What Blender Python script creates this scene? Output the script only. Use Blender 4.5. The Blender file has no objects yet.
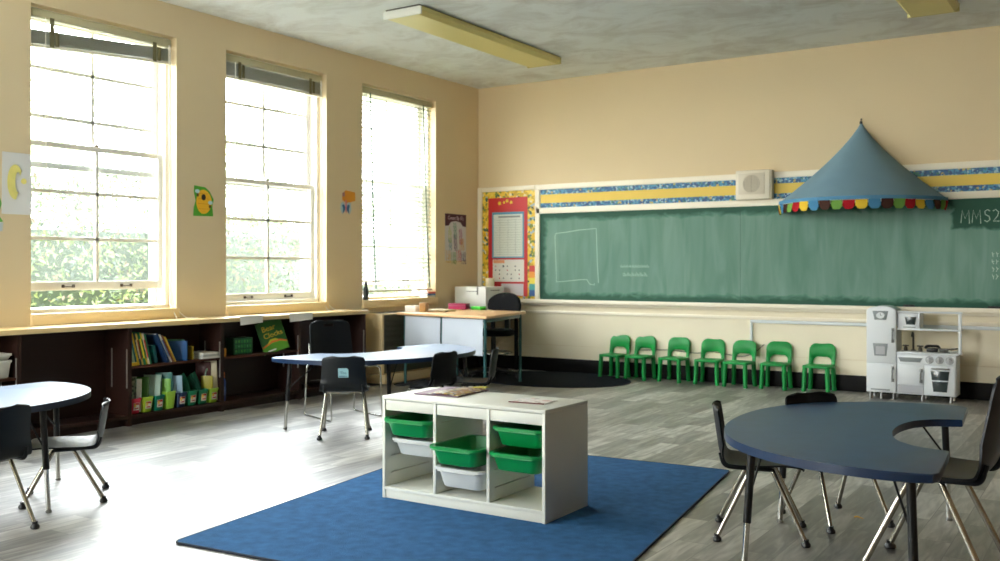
import bpy, bmesh, math, random
from mathutils import Vector, Matrix
random.seed(7)
PI = math.pi
SC = bpy.context.scene
COL = SC.collection

# ------------------------------------------------------------------ colour
def lin(c):
    r = []
    for v in c:
        v = v / 255.0
        r.append(v / 12.92 if v <= 0.04045 else ((v + 0.055) / 1.055) ** 2.4)
    return (r[0], r[1], r[2], 1.0)

# ------------------------------------------------------------------ materials
_M = {}
def mat(name, rgb, rough=0.5, metal=0.0, spec=0.5, var=0.0, scale=8.0, stretch=(1, 1, 1), bump=0.0, bscale=60.0, coat=0.0, sheen=0.0):
    if name in _M:
        return _M[name]
    m = bpy.data.materials.new(name); m.use_nodes = True
    nt = m.node_tree; N = nt.nodes; L = nt.links
    b = N['Principled BSDF']
    b.inputs['Roughness'].default_value = rough
    b.inputs['Metallic'].default_value = metal
    b.inputs['Specular IOR Level'].default_value = spec
    b.inputs['Coat Weight'].default_value = coat
    b.inputs['Sheen Weight'].default_value = sheen
    base = lin(rgb)
    tc = N.new('ShaderNodeTexCoord'); mp = N.new('ShaderNodeMapping')
    mp.inputs['Scale'].default_value = stretch
    L.new(tc.outputs['Object'], mp.inputs['Vector'])
    nz = N.new('ShaderNodeTexNoise'); nz.inputs['Scale'].default_value = scale; nz.inputs['Detail'].default_value = 4
    L.new(mp.outputs[0], nz.inputs['Vector'])
    rp = N.new('ShaderNodeMix'); rp.data_type = 'RGBA'
    v = max(var, 0.02)
    rp.inputs['A'].default_value = tuple(min(1, c * (1 - v)) for c in base[:3]) + (1,)
    rp.inputs['B'].default_value = tuple(min(1, c * (1 + v)) for c in base[:3]) + (1,)
    L.new(nz.outputs['Fac'], rp.inputs['Factor'])
    L.new(rp.outputs['Result'], b.inputs['Base Color'])
    if bump > 0:
        n2 = N.new('ShaderNodeTexNoise'); n2.inputs['Scale'].default_value = bscale; n2.inputs['Detail'].default_value = 3
        L.new(mp.outputs[0], n2.inputs['Vector'])
        bp = N.new('ShaderNodeBump'); bp.inputs['Strength'].default_value = bump; bp.inputs['Distance'].default_value = 0.01
        L.new(n2.outputs['Fac'], bp.inputs['Height']); L.new(bp.outputs[0], b.inputs['Normal'])
    _M[name] = m
    return m

def ramp(N, stops, interp='LINEAR'):
    r = N.new('ShaderNodeValToRGB'); r.color_ramp.interpolation = interp
    e = r.color_ramp.elements
    while len(e) > 1: e.remove(e[-1])
    e[0].position = stops[0][0]; e[0].color = lin(stops[0][1])
    for p, c in stops[1:]:
        k = e.new(p); k.color = lin(c)
    return r

def mat_floor():
    m = bpy.data.materials.new('grey_wood_plank'); m.use_nodes = True
    N = m.node_tree.nodes; L = m.node_tree.links; b = N['Principled BSDF']
    tc = N.new('ShaderNodeTexCoord')
    rot = N.new('ShaderNodeMapping'); rot.inputs['Rotation'].default_value = (0, 0, PI / 2)
    L.new(tc.outputs['Object'], rot.inputs['Vector'])
    br = N.new('ShaderNodeTexBrick')
    br.inputs['Scale'].default_value = 1.0
    br.inputs['Brick Width'].default_value = 0.62; br.inputs['Row Height'].default_value = 0.152
    br.inputs['Mortar Size'].default_value = 0.0022; br.inputs['Mortar Smooth'].default_value = 0.3
    br.offset = 0.37; br.offset_frequency = 2
    br.inputs['Color1'].default_value = (0.12, 0.12, 0.12, 1); br.inputs['Color2'].default_value = (0.88, 0.88, 0.88, 1)
    br.inputs['Mortar'].default_value = (0, 0, 0, 1)
    L.new(rot.outputs[0], br.inputs['Vector'])
    # grain along the planks, shifted plank by plank
    mp = N.new('ShaderNodeMapping'); mp.inputs['Scale'].default_value = (13, 1.7, 1)
    ad = N.new('ShaderNodeVectorMath'); ad.operation = 'MULTIPLY_ADD'
    ad.inputs[1].default_value = (7, 5, 0)
    L.new(br.outputs['Color'], ad.inputs[0]); L.new(tc.outputs['Object'], ad.inputs[2]); L.new(ad.outputs[0], mp.inputs['Vector'])
    nz = N.new('ShaderNodeTexNoise'); nz.inputs['Scale'].default_value = 1.6; nz.inputs['Detail'].default_value = 6; nz.inputs['Distortion'].default_value = 1.1
    L.new(mp.outputs[0], nz.inputs['Vector'])
    mix = N.new('ShaderNodeMath'); mix.operation = 'MULTIPLY_ADD'; mix.inputs[1].default_value = 0.40
    sc = N.new('ShaderNodeMath'); sc.operation = 'MULTIPLY'; sc.inputs[1].default_value = 0.66
    L.new(nz.outputs['Fac'], sc.inputs[0])
    L.new(br.outputs['Color'], mix.inputs[0]); L.new(sc.outputs[0], mix.inputs[2])
    r = ramp(N, [(0.26, (40, 38, 36)), (0.42, (88, 85, 81)), (0.56, (136, 133, 127)), (0.74, (192, 189, 182))])
    L.new(mix.outputs[0], r.inputs['Fac'])
    mm = N.new('ShaderNodeMix'); mm.data_type = 'RGBA'; mm.blend_type = 'MIX'
    mm.inputs['B'].default_value = lin((78, 75, 71))
    fm = N.new('ShaderNodeMath'); fm.operation = 'MULTIPLY'; fm.inputs[1].default_value = 0.6
    L.new(br.outputs['Fac'], fm.inputs[0]); L.new(fm.outputs[0], mm.inputs['Factor'])
    L.new(r.outputs[0], mm.inputs['A'])
    L.new(mm.outputs['Result'], b.inputs['Base Color'])
    n3 = N.new('ShaderNodeTexNoise'); n3.inputs['Scale'].default_value = 2.0
    L.new(tc.outputs['Object'], n3.inputs['Vector'])
    rr = N.new('ShaderNodeMapRange'); rr.inputs['To Min'].default_value = 0.42; rr.inputs['To Max'].default_value = 0.55
    L.new(n3.outputs['Fac'], rr.inputs['Value']); L.new(rr.outputs[0], b.inputs['Roughness'])
    bp = N.new('ShaderNodeBump'); bp.inputs['Strength'].default_value = 0.12; bp.inputs['Distance'].default_value = 0.004
    L.new(mix.outputs[0], bp.inputs['Height']); L.new(bp.outputs[0], b.inputs['Normal'])
    b.inputs['Specular IOR Level'].default_value = 0.8
    b.inputs['Coat Weight'].default_value = 1.0; b.inputs['Coat Roughness'].default_value = 0.42; b.inputs['Coat IOR'].default_value = 1.8
    return m

def mat_glass():
    m = bpy.data.materials.new('dusty_window_glass'); m.use_nodes = True
    N = m.node_tree.nodes; L = m.node_tree.links
    out = N['Material Output']; N.remove(N['Principled BSDF'])
    tr = N.new('ShaderNodeBsdfTransparent'); tr.inputs[0].default_value = (0.97, 0.985, 0.98, 1)
    gl = N.new('ShaderNodeBsdfGlossy'); gl.inputs['Roughness'].default_value = 0.03
    lw = N.new('ShaderNodeLayerWeight'); lw.inputs['Blend'].default_value = 0.5
    pw = N.new('ShaderNodeMath'); pw.operation = 'POWER'; pw.inputs[1].default_value = 5.0
    L.new(lw.outputs['Facing'], pw.inputs[0])
    fr = N.new('ShaderNodeMath'); fr.operation = 'MULTIPLY_ADD'; fr.inputs[1].default_value = 0.96; fr.inputs[2].default_value = 0.04
    L.new(pw.outputs[0], fr.inputs[0])
    a = N.new('ShaderNodeMixShader')
    L.new(fr.outputs[0], a.inputs[0]); L.new(tr.outputs[0], a.inputs[1]); L.new(gl.outputs[0], a.inputs[2])
    d = N.new('ShaderNodeBsdfTranslucent'); d.inputs[0].default_value = (0.9, 0.95, 0.93, 1)
    b = N.new('ShaderNodeMixShader')
    tc = N.new('ShaderNodeTexCoord'); nz = N.new('ShaderNodeTexNoise'); nz.inputs['Scale'].default_value = 3.0; nz.inputs['Detail'].default_value = 5
    L.new(tc.outputs['Object'], nz.inputs['Vector'])
    mr = N.new('ShaderNodeMapRange'); mr.inputs['To Min'].default_value = 0.012; mr.inputs['To Max'].default_value = 0.03
    L.new(nz.outputs['Fac'], mr.inputs['Value']); L.new(mr.outputs[0], b.inputs[0])
    L.new(a.outputs[0], b.inputs[1]); L.new(d.outputs[0], b.inputs[2]); L.new(b.outputs[0], out.inputs['Surface'])
    return m

def mat_chalkboard():
    m = bpy.data.materials.new('green_chalkboard'); m.use_nodes = True
    N = m.node_tree.nodes; L = m.node_tree.links; b = N['Principled BSDF']
    tc = N.new('ShaderNodeTexCoord'); sp = N.new('ShaderNodeSeparateXYZ')
    L.new(tc.outputs['Object'], sp.inputs[0])
    def math_(op, a, bb):
        n = N.new('ShaderNodeMath'); n.operation = op
        for i, v in enumerate((a, bb)):
            if v is None: continue
            if isinstance(v, (int, float)): n.inputs[i].default_value = v
            else: L.new(v, n.inputs[i])
        return n.outputs[0]
    x, z = sp.outputs['X'], sp.outputs['Z']
    e = math_('MINIMUM', math_('SUBTRACT', z, 0.866), math_('SUBTRACT', 1.909, z))
    e = math_('MINIMUM', e, math_('SUBTRACT', x, 0.921))
    mp = N.new('ShaderNodeMapping'); mp.inputs['Scale'].default_value = (4, 1, 6)
    L.new(tc.outputs['Object'], mp.inputs['Vector'])
    nz = N.new('ShaderNodeTexNoise'); nz.inputs['Scale'].default_value = 1.3; nz.inputs['Detail'].default_value = 5; nz.inputs['Distortion'].default_value = 1.4
    L.new(mp.outputs[0], nz.inputs['Vector'])
    e2 = math_('ADD', e, math_('MULTIPLY', math_('SUBTRACT', nz.outputs['Fac'], 0.5), 0.12))
    mr = N.new('ShaderNodeMapRange'); mr.inputs['From Min'].default_value = 0.045; mr.inputs['From Max'].default_value = 0.10
    L.new(e2, mr.inputs['Value'])
    # wiped-clean dark patch behind the writing
    dx = math_('SUBTRACT', math_('ABSOLUTE', math_('SUBTRACT', x, 5.85), None), 0.33)
    dz = math_('SUBTRACT', math_('ABSOLUTE', math_('SUBTRACT', z, 1.77), None), 0.13)
    pd = math_('ADD', math_('MAXIMUM', dx, dz), math_('MULTIPLY', math_('SUBTRACT', nz.outputs['Fac'], 0.5), 0.12))
    pr = N.new('ShaderNodeMapRange'); pr.inputs['From Min'].default_value = 0.0; pr.inputs['From Max'].default_value = 0.03
    L.new(pd, pr.inputs['Value'])
    mp2 = N.new('ShaderNodeMapping'); mp2.inputs['Scale'].default_value = (5, 1, 0.8)
    L.new(tc.outputs['Object'], mp2.inputs['Vector'])
    n2 = N.new('ShaderNodeTexNoise'); n2.inputs['Scale'].default_value = 1.5; n2.inputs['Detail'].default_value = 5; n2.inputs['Distortion'].default_value = 0.8
    L.new(mp2.outputs[0], n2.inputs['Vector'])
    f = math_('MULTIPLY', math_('MULTIPLY', mr.outputs[0], pr.outputs[0]), math_('ADD', math_('MULTIPLY', n2.outputs['Fac'], 0.7), 0.35))
    r = ramp(N, [(0.0, (40, 84, 68)), (0.5, (84, 126, 110)), (1.0, (130, 160, 148))])
    L.new(f, r.inputs['Fac']); L.new(r.outputs[0], b.inputs['Base Color'])
    b.inputs['Roughness'].default_value = 0.65; b.inputs['Specular IOR Level'].default_value = 0.3
    return m

def mat_cells(name, stops, scale, rough=0.6, stretch=(1, 1, 1)):
    m = bpy.data.materials.new(name); m.use_nodes = True
    N = m.node_tree.nodes; L = m.node_tree.links; b = N['Principled BSDF']
    tc = N.new('ShaderNodeTexCoord'); mp = N.new('ShaderNodeMapping'); mp.inputs['Scale'].default_value = stretch
    L.new(tc.outputs['Object'], mp.inputs['Vector'])
    v = N.new('ShaderNodeTexVoronoi'); v.inputs['Scale'].default_value = scale
    L.new(mp.outputs[0], v.inputs['Vector'])
    s = N.new('ShaderNodeSeparateXYZ'); L.new(v.outputs['Color'], s.inputs[0])
    r = ramp(N, stops, 'CONSTANT'); L.new(s.outputs['X'], r.inputs['Fac']); L.new(r.outputs[0], b.inputs['Base Color'])
    b.inputs['Roughness'].default_value = rough
    return m

def mat_plaster(name, rgb, amt, scale=1.2, rough=0.8, dark=None):
    m = bpy.data.materials.new(name); m.use_nodes = True
    N = m.node_tree.nodes; L = m.node_tree.links; b = N['Principled BSDF']
    tc = N.new('ShaderNodeTexCoord')
    mp = N.new('ShaderNodeMapping'); mp.inputs['Rotation'].default_value = (0, 0, 0.6); mp.inputs['Scale'].default_value = (1, 1.3, 1)
    L.new(tc.outputs['Object'], mp.inputs['Vector'])
    nz = N.new('ShaderNodeTexNoise'); nz.inputs['Scale'].default_value = scale; nz.inputs['Detail'].default_value = 8; nz.inputs['Roughness'].default_value = 0.68; nz.inputs['Distortion'].default_value = 0.6
    L.new(mp.outputs[0], nz.inputs['Vector'])
    lo = dark or tuple(int(c * (1 - amt)) for c in rgb)
    r = ramp(N, [(0.36, lo), (0.56, rgb)])
    L.new(nz.outputs['Fac'], r.inputs['Fac']); L.new(r.outputs[0], b.inputs['Base Color'])
    b.inputs['Roughness'].default_value = rough; b.inputs['Specular IOR Level'].default_value = 0.3
    bp = N.new('ShaderNodeBump'); bp.inputs['Strength'].default_value = 0.12; bp.inputs['Distance'].default_value = 0.01
    n2 = N.new('ShaderNodeTexNoise'); n2.inputs['Scale'].default_value = 14; n2.inputs['Detail'].default_value = 4
    L.new(tc.outputs['Object'], n2.inputs['Vector'])
    L.new(n2.outputs['Fac'], bp.inputs['Height']); L.new(bp.outputs[0], b.inputs['Normal'])
    return m

WALL = mat('peach_wall_paint', (220, 201, 164), 0.75, spec=0.3, var=0.04, scale=1.3, bump=0.08, bscale=35)
CREAM = mat('cream_paint', (236, 226, 200), 0.5, var=0.03, scale=3)
CREAMW = mat('cream_trim_paint', (240, 232, 212), 0.45, var=0.03, scale=4)
CEIL = mat_plaster('mottled_ceiling_plaster', (230, 236, 236), 0.2, 1.8, dark=(206, 209, 206))
FLOOR = mat_floor()
BLACKB = mat('black_rubber_baseboard', (9, 8, 8), 0.6, spec=.2)
WINW = mat('white_window_paint', (240, 238, 230), 0.4, var=0.02)
GLASS = mat_glass()
SILLP = mat('tan_sill_paint', (232, 208, 160), 0.4, var=0.06, scale=5)
TRACK = mat('rusty_sash_track', (150, 110, 88), 0.6, var=0.15, scale=10)
DARKWOOD = mat('dark_brown_wood', (40, 19, 12), 0.5, spec=.3, var=0.22, scale=5, stretch=(1, 1, 8))
STRIP = mat('nickel_strip', (190, 188, 182), 0.35, metal=0.8)
CHROME = mat('chrome', (205, 205, 200), 0.16, metal=1.0)
CHROMED = mat('dull_chrome_tube', (178, 174, 162), 0.24, metal=1.0)
BLKP = mat('black_plastic', (20, 20, 21), 0.45)
NAVY = mat('navy_black_plastic', (10, 17, 22), 0.4, spec=.35, var=0.08)
CHAR = mat('charcoal_plastic', (8, 11, 14), 0.5, spec=.25, var=0.08)
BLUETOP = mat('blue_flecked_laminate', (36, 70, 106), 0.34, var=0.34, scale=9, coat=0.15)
BLUETOP_GLARE = mat('glare_paled_blue_laminate', (142, 162, 190), 0.4, var=0.06, scale=9, coat=0.5)  # lighter copy of the blue laminate, window glare put into its colour
BLUEEDGE = mat('blue_edge_band', (18, 42, 74), 0.3)
BLKM = mat('black_metal_leg', (24, 25, 27), 0.35, metal=0.3)
GREEN = mat('bright_green_plastic', (6, 136, 60), 0.45, spec=.35, var=0.03)
GREENB = mat('green_bin_plastic', (6, 134, 66), 0.33, var=0.03)
WHITEL = mat('white_laminate', (214, 215, 205), 0.4, var=0.02)
CLEARP = bpy.data.materials.new('milky_clear_plastic'); CLEARP.use_nodes = True
_b = CLEARP.node_tree.nodes['Principled BSDF']; _b.inputs['Base Color'].default_value = lin((236, 240, 238)); _b.inputs['Roughness'].default_value = 0.35
_b.inputs['Transmission Weight'].default_value = 0.25; _b.inputs['IOR'].default_value = 1.15
RUG = mat('blue_carpet', (52, 92, 134), 0.95, spec=0.1, var=0.42, scale=16, bump=0.6, bscale=260)
RUGE = mat('dark_rug_edge', (28, 34, 48), 0.9)
RUGD = mat('dark_navy_carpet', (22, 27, 34), 0.95, spec=0.1, var=0.2, scale=30, bump=0.5, bscale=240)
CHALK = mat('chalk', (186, 208, 192), 0.9)
CHALKF = mat('faint_chalk', (164, 192, 176), 0.9)
BOARD = mat_chalkboard()
PAPER = mat('white_paper', (240, 238, 232), 0.7)
BLINDO = mat('olive_blind_metal', (184, 178, 144), 0.5, var=0.04)
SLAT = mat('pale_blind_slat', (226, 228, 214), 0.4)
TAPE = mat('olive_ladder_tape', (112, 106, 74), 0.8)
TAPEG = mat('green_ladder_cord', (58, 92, 66), 0.8)
CORD = mat('white_cord', (236, 232, 218), 0.6)

# ------------------------------------------------------------------ mesh builder
def rrect(w, d, r, n=4):
    pts = []
    for cx, cy, a0 in ((w - r, d - r, 0), (-w + r, d - r, PI / 2), (-w + r, -d + r, PI), (w - r, -d + r, 1.5 * PI)):
        for i in range(n + 1):
            a = a0 + PI / 2 * i / n
            pts.append((cx + r * math.cos(a), cy + r * math.sin(a)))
    return pts

class MB:
    def __init__(s): s.bm = bmesh.new()
    def _x(s, vs, M):
        if M is not None:
            for v in vs: v.co = M @ v.co
    def box(s, x0, x1, y0, y1, z0, z1, bev=0.0, mi=0, M=None, seg=2):
        r = bmesh.ops.create_cube(s.bm, size=1.0); vs = r['verts']
        for v in vs:
            v.co = Vector(((x0 + x1) / 2 + v.co.x * (x1 - x0), (y0 + y1) / 2 + v.co.y * (y1 - y0), (z0 + z1) / 2 + v.co.z * (z1 - z0)))
        fs = {f for v in vs for f in v.link_faces}
        if bev > 0:
            es = {e for v in vs for e in v.link_edges}
            b = bmesh.ops.bevel(s.bm, geom=list(es), offset=bev, segments=seg, affect='EDGES', profile=0.5, clamp_overlap=True)
            fs = {f for f in fs if f.is_valid} | set(b['faces'])
            vs = list({v for f in fs for v in f.verts})
        for f in fs: f.material_index = mi
        s._x(vs, M); return s
    def ring(s, pts): return [s.bm.verts.new(p) for p in pts]
    def bridge(s, a, b, mi=0, closed=True):
        n = len(a)
        for i in range(n if closed else n - 1):
            j = (i + 1) % n
            try: f = s.bm.faces.new((a[i], a[j], b[j], b[i])); f.material_index = mi
            except ValueError: pass
    def cap(s, r, mi=0, flip=False):
        f = s.bm.faces.new(list(reversed(r)) if flip else r); f.material_index = mi; return f
    def tube(s, pts, r, seg=8, closed=False, mi=0, caps=True, M=None):
        P = [Vector(p) for p in pts]; n = len(P)
        R = r if isinstance(r, (list, tuple)) else [r] * n
        T = []
        for i in range(n):
            a = P[i] - P[i - 1] if (i > 0 or closed) else P[1] - P[0]
            b = P[(i + 1) % n] - P[i] if (i < n - 1 or closed) else P[-1] - P[-2]
            t = a.normalized() + b.normalized()
            T.append(t.normalized() if t.length > 1e-6 else b.normalized())
        u = T[0].orthogonal().normalized(); rings = []
        for i in range(n):
            u = (u - T[i] * u.dot(T[i])); u = u.normalized() if u.length > 1e-6 else T[i].orthogonal().normalized()
            w = T[i].cross(u)
            rings.append(s.ring([P[i] + (u * math.cos(2 * PI * k / seg) + w * math.sin(2 * PI * k / seg)) * R[i] for k in range(seg)]))
        for i in range(n - 1): s.bridge(rings[i], rings[i + 1], mi)
        if closed: s.bridge(rings[-1], rings[0], mi)
        elif caps: s.cap(rings[0], mi, True); s.cap(rings[-1], mi)
        s._x([v for q in rings for v in q], M); return s
    def cyl(s, p0, p1, r0, r1=None, seg=14, mi=0, M=None):
        return s.tube([p0, p1], [r0, r0 if r1 is None else r1], seg, mi=mi, M=M)
    def lathe(s, prof, seg=20, c=(0, 0, 0), mi=0, M=None, a0=0, a1=2 * PI):
        full = abs(a1 - a0 - 2 * PI) < 1e-6; rings = []
        for r, z in prof:
            rings.append(s.ring([(c[0] + r * math.cos(a0 + (a1 - a0) * k / seg), c[1] + r * math.sin(a0 + (a1 - a0) * k / seg), c[2] + z) for k in range(seg if full else seg + 1)]))
        for i in range(len(rings) - 1): s.bridge(rings[i], rings[i + 1], mi, full)
        if full:
            s.cap(rings[0], mi, True); s.cap(rings[-1], mi)
        s._x([v for q in rings for v in q], M); return s
    def prism(s, poly, z0, z1, bev=0.0, mi=0, M=None, seg=2, sidemi=None):
        a = s.ring([(p[0], p[1], z0) for p in poly]); b = s.ring([(p[0], p[1], z1) for p in poly])
        s.bridge(a, b, mi if sidemi is None else sidemi); f0 = s.cap(a, mi, True); f1 = s.cap(b, mi)
        vs = a + b
        if bev > 0:
            es = list(f0.edges) + list(f1.edges)
            r = bmesh.ops.bevel(s.bm, geom=es, offset=bev, segments=seg, affect='EDGES', profile=0.5, clamp_overlap=True)
            vs = list({v for v in vs if v.is_valid} | {v for f in r['faces'] for v in f.verts})
            for f in r['faces']: f.material_index = mi if sidemi is None else sidemi
        s._x(vs, M); return s
    def rings(s, rr, mi=0, M=None, cap0=True, cap1=True):
        R = [s.ring(r) for r in rr]
        for i in range(len(R) - 1): s.bridge(R[i], R[i + 1], mi)
        if cap0: s.cap(R[0], mi, True)
        if cap1: s.cap(R[-1], mi)
        s._x([v for q in R for v in q], M); return s
    def grid(s, fn, nu, nv, th=0.0, mi=0, M=None, skip=None):
        V = [[s.bm.verts.new(fn(i / nu, j / nv)) for j in range(nv + 1)] for i in range(nu + 1)]
        fs = []
        for i in range(nu):
            for j in range(nv):
                if skip and skip((i + .5) / nu, (j + .5) / nv): continue
                f = s.bm.faces.new((V[i][j], V[i + 1][j], V[i + 1][j + 1], V[i][j + 1])); f.material_index = mi; fs.append(f)
        vs = [v for q in V for v in q]
        if th:
            for f in fs: f.normal_update()
            r = bmesh.ops.solidify(s.bm, geom=fs, thickness=th)
            vs = list(set(vs) | {g for g in r['geom'] if isinstance(g, bmesh.types.BMVert)})
        loose = [v for v in vs if v.is_valid and not v.link_faces]
        if loose: bmesh.ops.delete(s.bm, geom=loose, context='VERTS')
        s._x([v for v in vs if v.is_valid], M); return s
    def ball(s, c, r, sx=1, sy=1, sz=1, u=14, v=9, mi=0, M=None):
        q = bmesh.ops.create_uvsphere(s.bm, u_segments=u, v_segments=v, radius=r)
        for w in q['verts']: w.co = Vector((c[0] + w.co.x * sx, c[1] + w.co.y * sy, c[2] + w.co.z * sz))
        for f in {f for w in q['verts'] for f in w.link_faces}: f.material_index = mi
        s._x(q['verts'], M); return s
    def text(s, txt, size, M, depth=0.001, mi=0, align='CENTER'):
        cu = bpy.data.curves.new('t', 'FONT'); cu.body = txt; cu.size = size; cu.align_x = align; cu.align_y = 'CENTER'; cu.extrude = depth
        cu.resolution_u = 3
        o = bpy.data.objects.new('t', cu); COL.objects.link(o)
        dg = bpy.context.evaluated_depsgraph_get(); me = bpy.data.meshes.new_from_object(o.evaluated_get(dg))
        n0 = len(s.bm.verts); nf = len(s.bm.faces)
        s.bm.from_mesh(me); s.bm.verts.ensure_lookup_table(); s.bm.faces.ensure_lookup_table()
        for v in s.bm.verts[n0:]: v.co = M @ v.co
        for f in s.bm.faces[nf:]: f.material_index = mi
        bpy.data.objects.remove(o); bpy.data.curves.remove(cu); bpy.data.meshes.remove(me); return s
    def build(s, name, mats, parent=None, smooth=True, ang=38, loc=None):
        bmesh.ops.recalc_face_normals(s.bm, faces=s.bm.faces)
        me = bpy.data.meshes.new(name); s.bm.to_mesh(me); s.bm.free()
        for m in (mats if isinstance(mats, (list, tuple)) else [mats]): me.materials.append(m)
        if smooth:
            me.polygons.foreach_set('use_smooth', [True] * len(me.polygons)); me.set_sharp_from_angle(angle=math.radians(ang))
        o = bpy.data.objects.new(name, me); COL.objects.link(o)
        if parent is not None: o.parent = parent
        if loc: o.location = loc
        return o

def thing(name, label, cat, loc=(0, 0, 0), rz=0.0, group=None):
    o = bpy.data.objects.new(name, None); COL.objects.link(o)
    o.empty_display_size = 0.1
    o.location = loc; o.rotation_euler = (0, 0, rz)
    o['label'] = label; o['category'] = cat
    if group: o['group'] = group
    return o
def tag(o, label, cat, group=None, kind=None):
    o['label'] = label; o['category'] = cat
    if group: o['group'] = group
    if kind: o['kind'] = kind
    return o
def struct(o): o['kind'] = 'structure'; return o
KIDS = {}
def copy_tree(o, parent=None):
    c = o.copy(); COL.objects.link(c)
    if parent is not None: c.parent = parent
    for ch in [x for x in o.children]: copy_tree(ch, c)
    return c
def copy_thing(o, label, loc, rz, group=None):
    c = copy_tree(o); c.location = loc; c.rotation_euler = (0, 0, rz); c['label'] = label
    if group: c['group'] = group
    return c
def TR(x, y, z): return Matrix.Translation((x, y, z))
def RX(a): return Matrix.Rotation(a, 4, 'X')
def RY(a): return Matrix.Rotation(a, 4, 'Y')
def RZ(a): return Matrix.Rotation(a, 4, 'Z')
BACKF = RX(PI / 2)                       # local xy plane -> faces -y (on the back wall)
LEFTF = RZ(PI / 2) @ RX(PI / 2)          # local xy plane -> faces +x (on the left wall)
def fillet(pts, r, n=5):
    P = [Vector(p) for p in pts]; out = [P[0]]
    for i in range(1, len(P) - 1):
        a = (P[i - 1] - P[i]); b = (P[i + 1] - P[i]); k = min(r, a.length * .48, b.length * .48)
        p0 = P[i] + a.normalized() * k; p1 = P[i] + b.normalized() * k
        for j in range(n + 1):
            t = j / n; out.append(p0 * (1 - t) ** 2 + P[i] * 2 * t * (1 - t) + p1 * t * t)
    out.append(P[-1]); return out
def catmull(pts, n=6):
    P = [Vector(p) for p in pts]; P = [P[0] * 2 - P[1]] + P + [P[-1] * 2 - P[-2]]; out = []
    for i in range(1, len(P) - 2):
        for j in range(n):
            t = j / n
            out.append(0.5 * ((2 * P[i]) + (P[i + 1] - P[i - 1]) * t + (2 * P[i - 1] - 5 * P[i] + 4 * P[i + 1] - P[i + 2]) * t * t + (3 * P[i] - P[i - 1] - 3 * P[i + 1] + P[i + 2]) * t ** 3))
    out.append(P[-2]); return out

# ================================================================== CAMERA
CX, CY, CH = 6.8934, -10.1405, 1.25
cam_d = bpy.data.cameras.new('camera'); cam = bpy.data.objects.new('camera', cam_d); COL.objects.link(cam)
cam_d.sensor_fit = 'HORIZONTAL'; cam_d.sensor_width = 36.0; cam_d.lens = 36.0 * 965.0 / 1000.0
cam_d.shift_y = -0.0125
cam.location = (CX, CY, CH); cam.rotation_euler = (PI / 2, 0, math.atan(0.6477))
cam_d.clip_start = 0.05; cam_d.clip_end = 200
cam_d.dof.use_dof = True; cam_d.dof.focus_distance = 4.6; cam_d.dof.aperture_fstop = 4.0
SC.camera = cam

# ================================================================== ROOM SHELL
RXM, RYM, HC = 8.7, -11.8, 3.524
WT = 0.33
WINS = [(-5.975, -4.65), (-4.10, -2.78), (-2.225, -0.905), (-7.845, -6.525), (-9.72, -8.395)]   # last two lie behind the frame
WZ0, WZ1 = 0.885, 3.245

b = MB(); b.box(-WT, RXM + .2, RYM - .2, .3, -.12, 0); struct(b.build('floor', FLOOR, smooth=False))
b = MB(); b.box(-WT, RXM + .2, RYM - .2, .3, HC, HC + .15); struct(b.build('ceiling', CEIL, smooth=False))
b = MB()
b.box(-WT, 0, RYM - .2, .3, 0, WZ0); b.box(-WT, 0, RYM - .2, .3, WZ1, HC)
ws = sorted(WINS); ys = [RYM - .2] + [v for w in ws for v in w] + [.3]
for i in range(0, len(ys), 2): b.box(-WT, 0, ys[i], ys[i + 1], WZ0, WZ1)
bmesh.ops.remove_doubles(b.bm, verts=b.bm.verts, dist=1e-5)
struct(b.build('wall_left', WALL, smooth=False))
b = MB(); b.box(0, RXM, 0, .3, 0, HC); struct(b.build('wall_back', WALL, smooth=False))
b = MB(); b.box(RXM, RXM + .2, RYM, .3, 0, HC); struct(b.build('wall_right', mat('brown_side_wall', (128, 104, 80), .7), smooth=False))  # unseen wall, darkened to cut light bounced onto the storage unit
FILL_WIN = [(1.2, 2.9)]      # unseen window added behind the camera for fill light
b = MB(); b.box(0, RXM, RYM - .2, RYM, 0, WZ0); b.box(0, RXM, RYM - .2, RYM, WZ1, HC)
xs = [0] + [v for f in FILL_WIN for v in f] + [RXM]
for i in range(0, len(xs), 2): b.box(xs[i], xs[i + 1], RYM - .2, RYM, WZ0, WZ1)
struct(b.build('wall_front', WALL, smooth=False))
b = MB(); b.box(0.0, RXM, -.014, 0, 0, .165, .003); struct(b.build('baseboard_back', BLACKB))
b = MB(); b.box(0.0, .014, -.9, -.015, 0, .165, .003); struct(b.build('baseboard_left', BLACKB))
# cream painted lower wall under the chalkboard, with a lower seam
b = MB(); b.box(0.0, RXM, -.012, 0, .165, .318); b.box(0.0, RXM, -.012, 0, .322, .86); struct(b.build('trim_1', CREAM, smooth=False))
b = MB(); b.box(0.0, RXM, -.03, -.012, .70, .735, .006); struct(b.build('trim_2', CREAMW))

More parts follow.
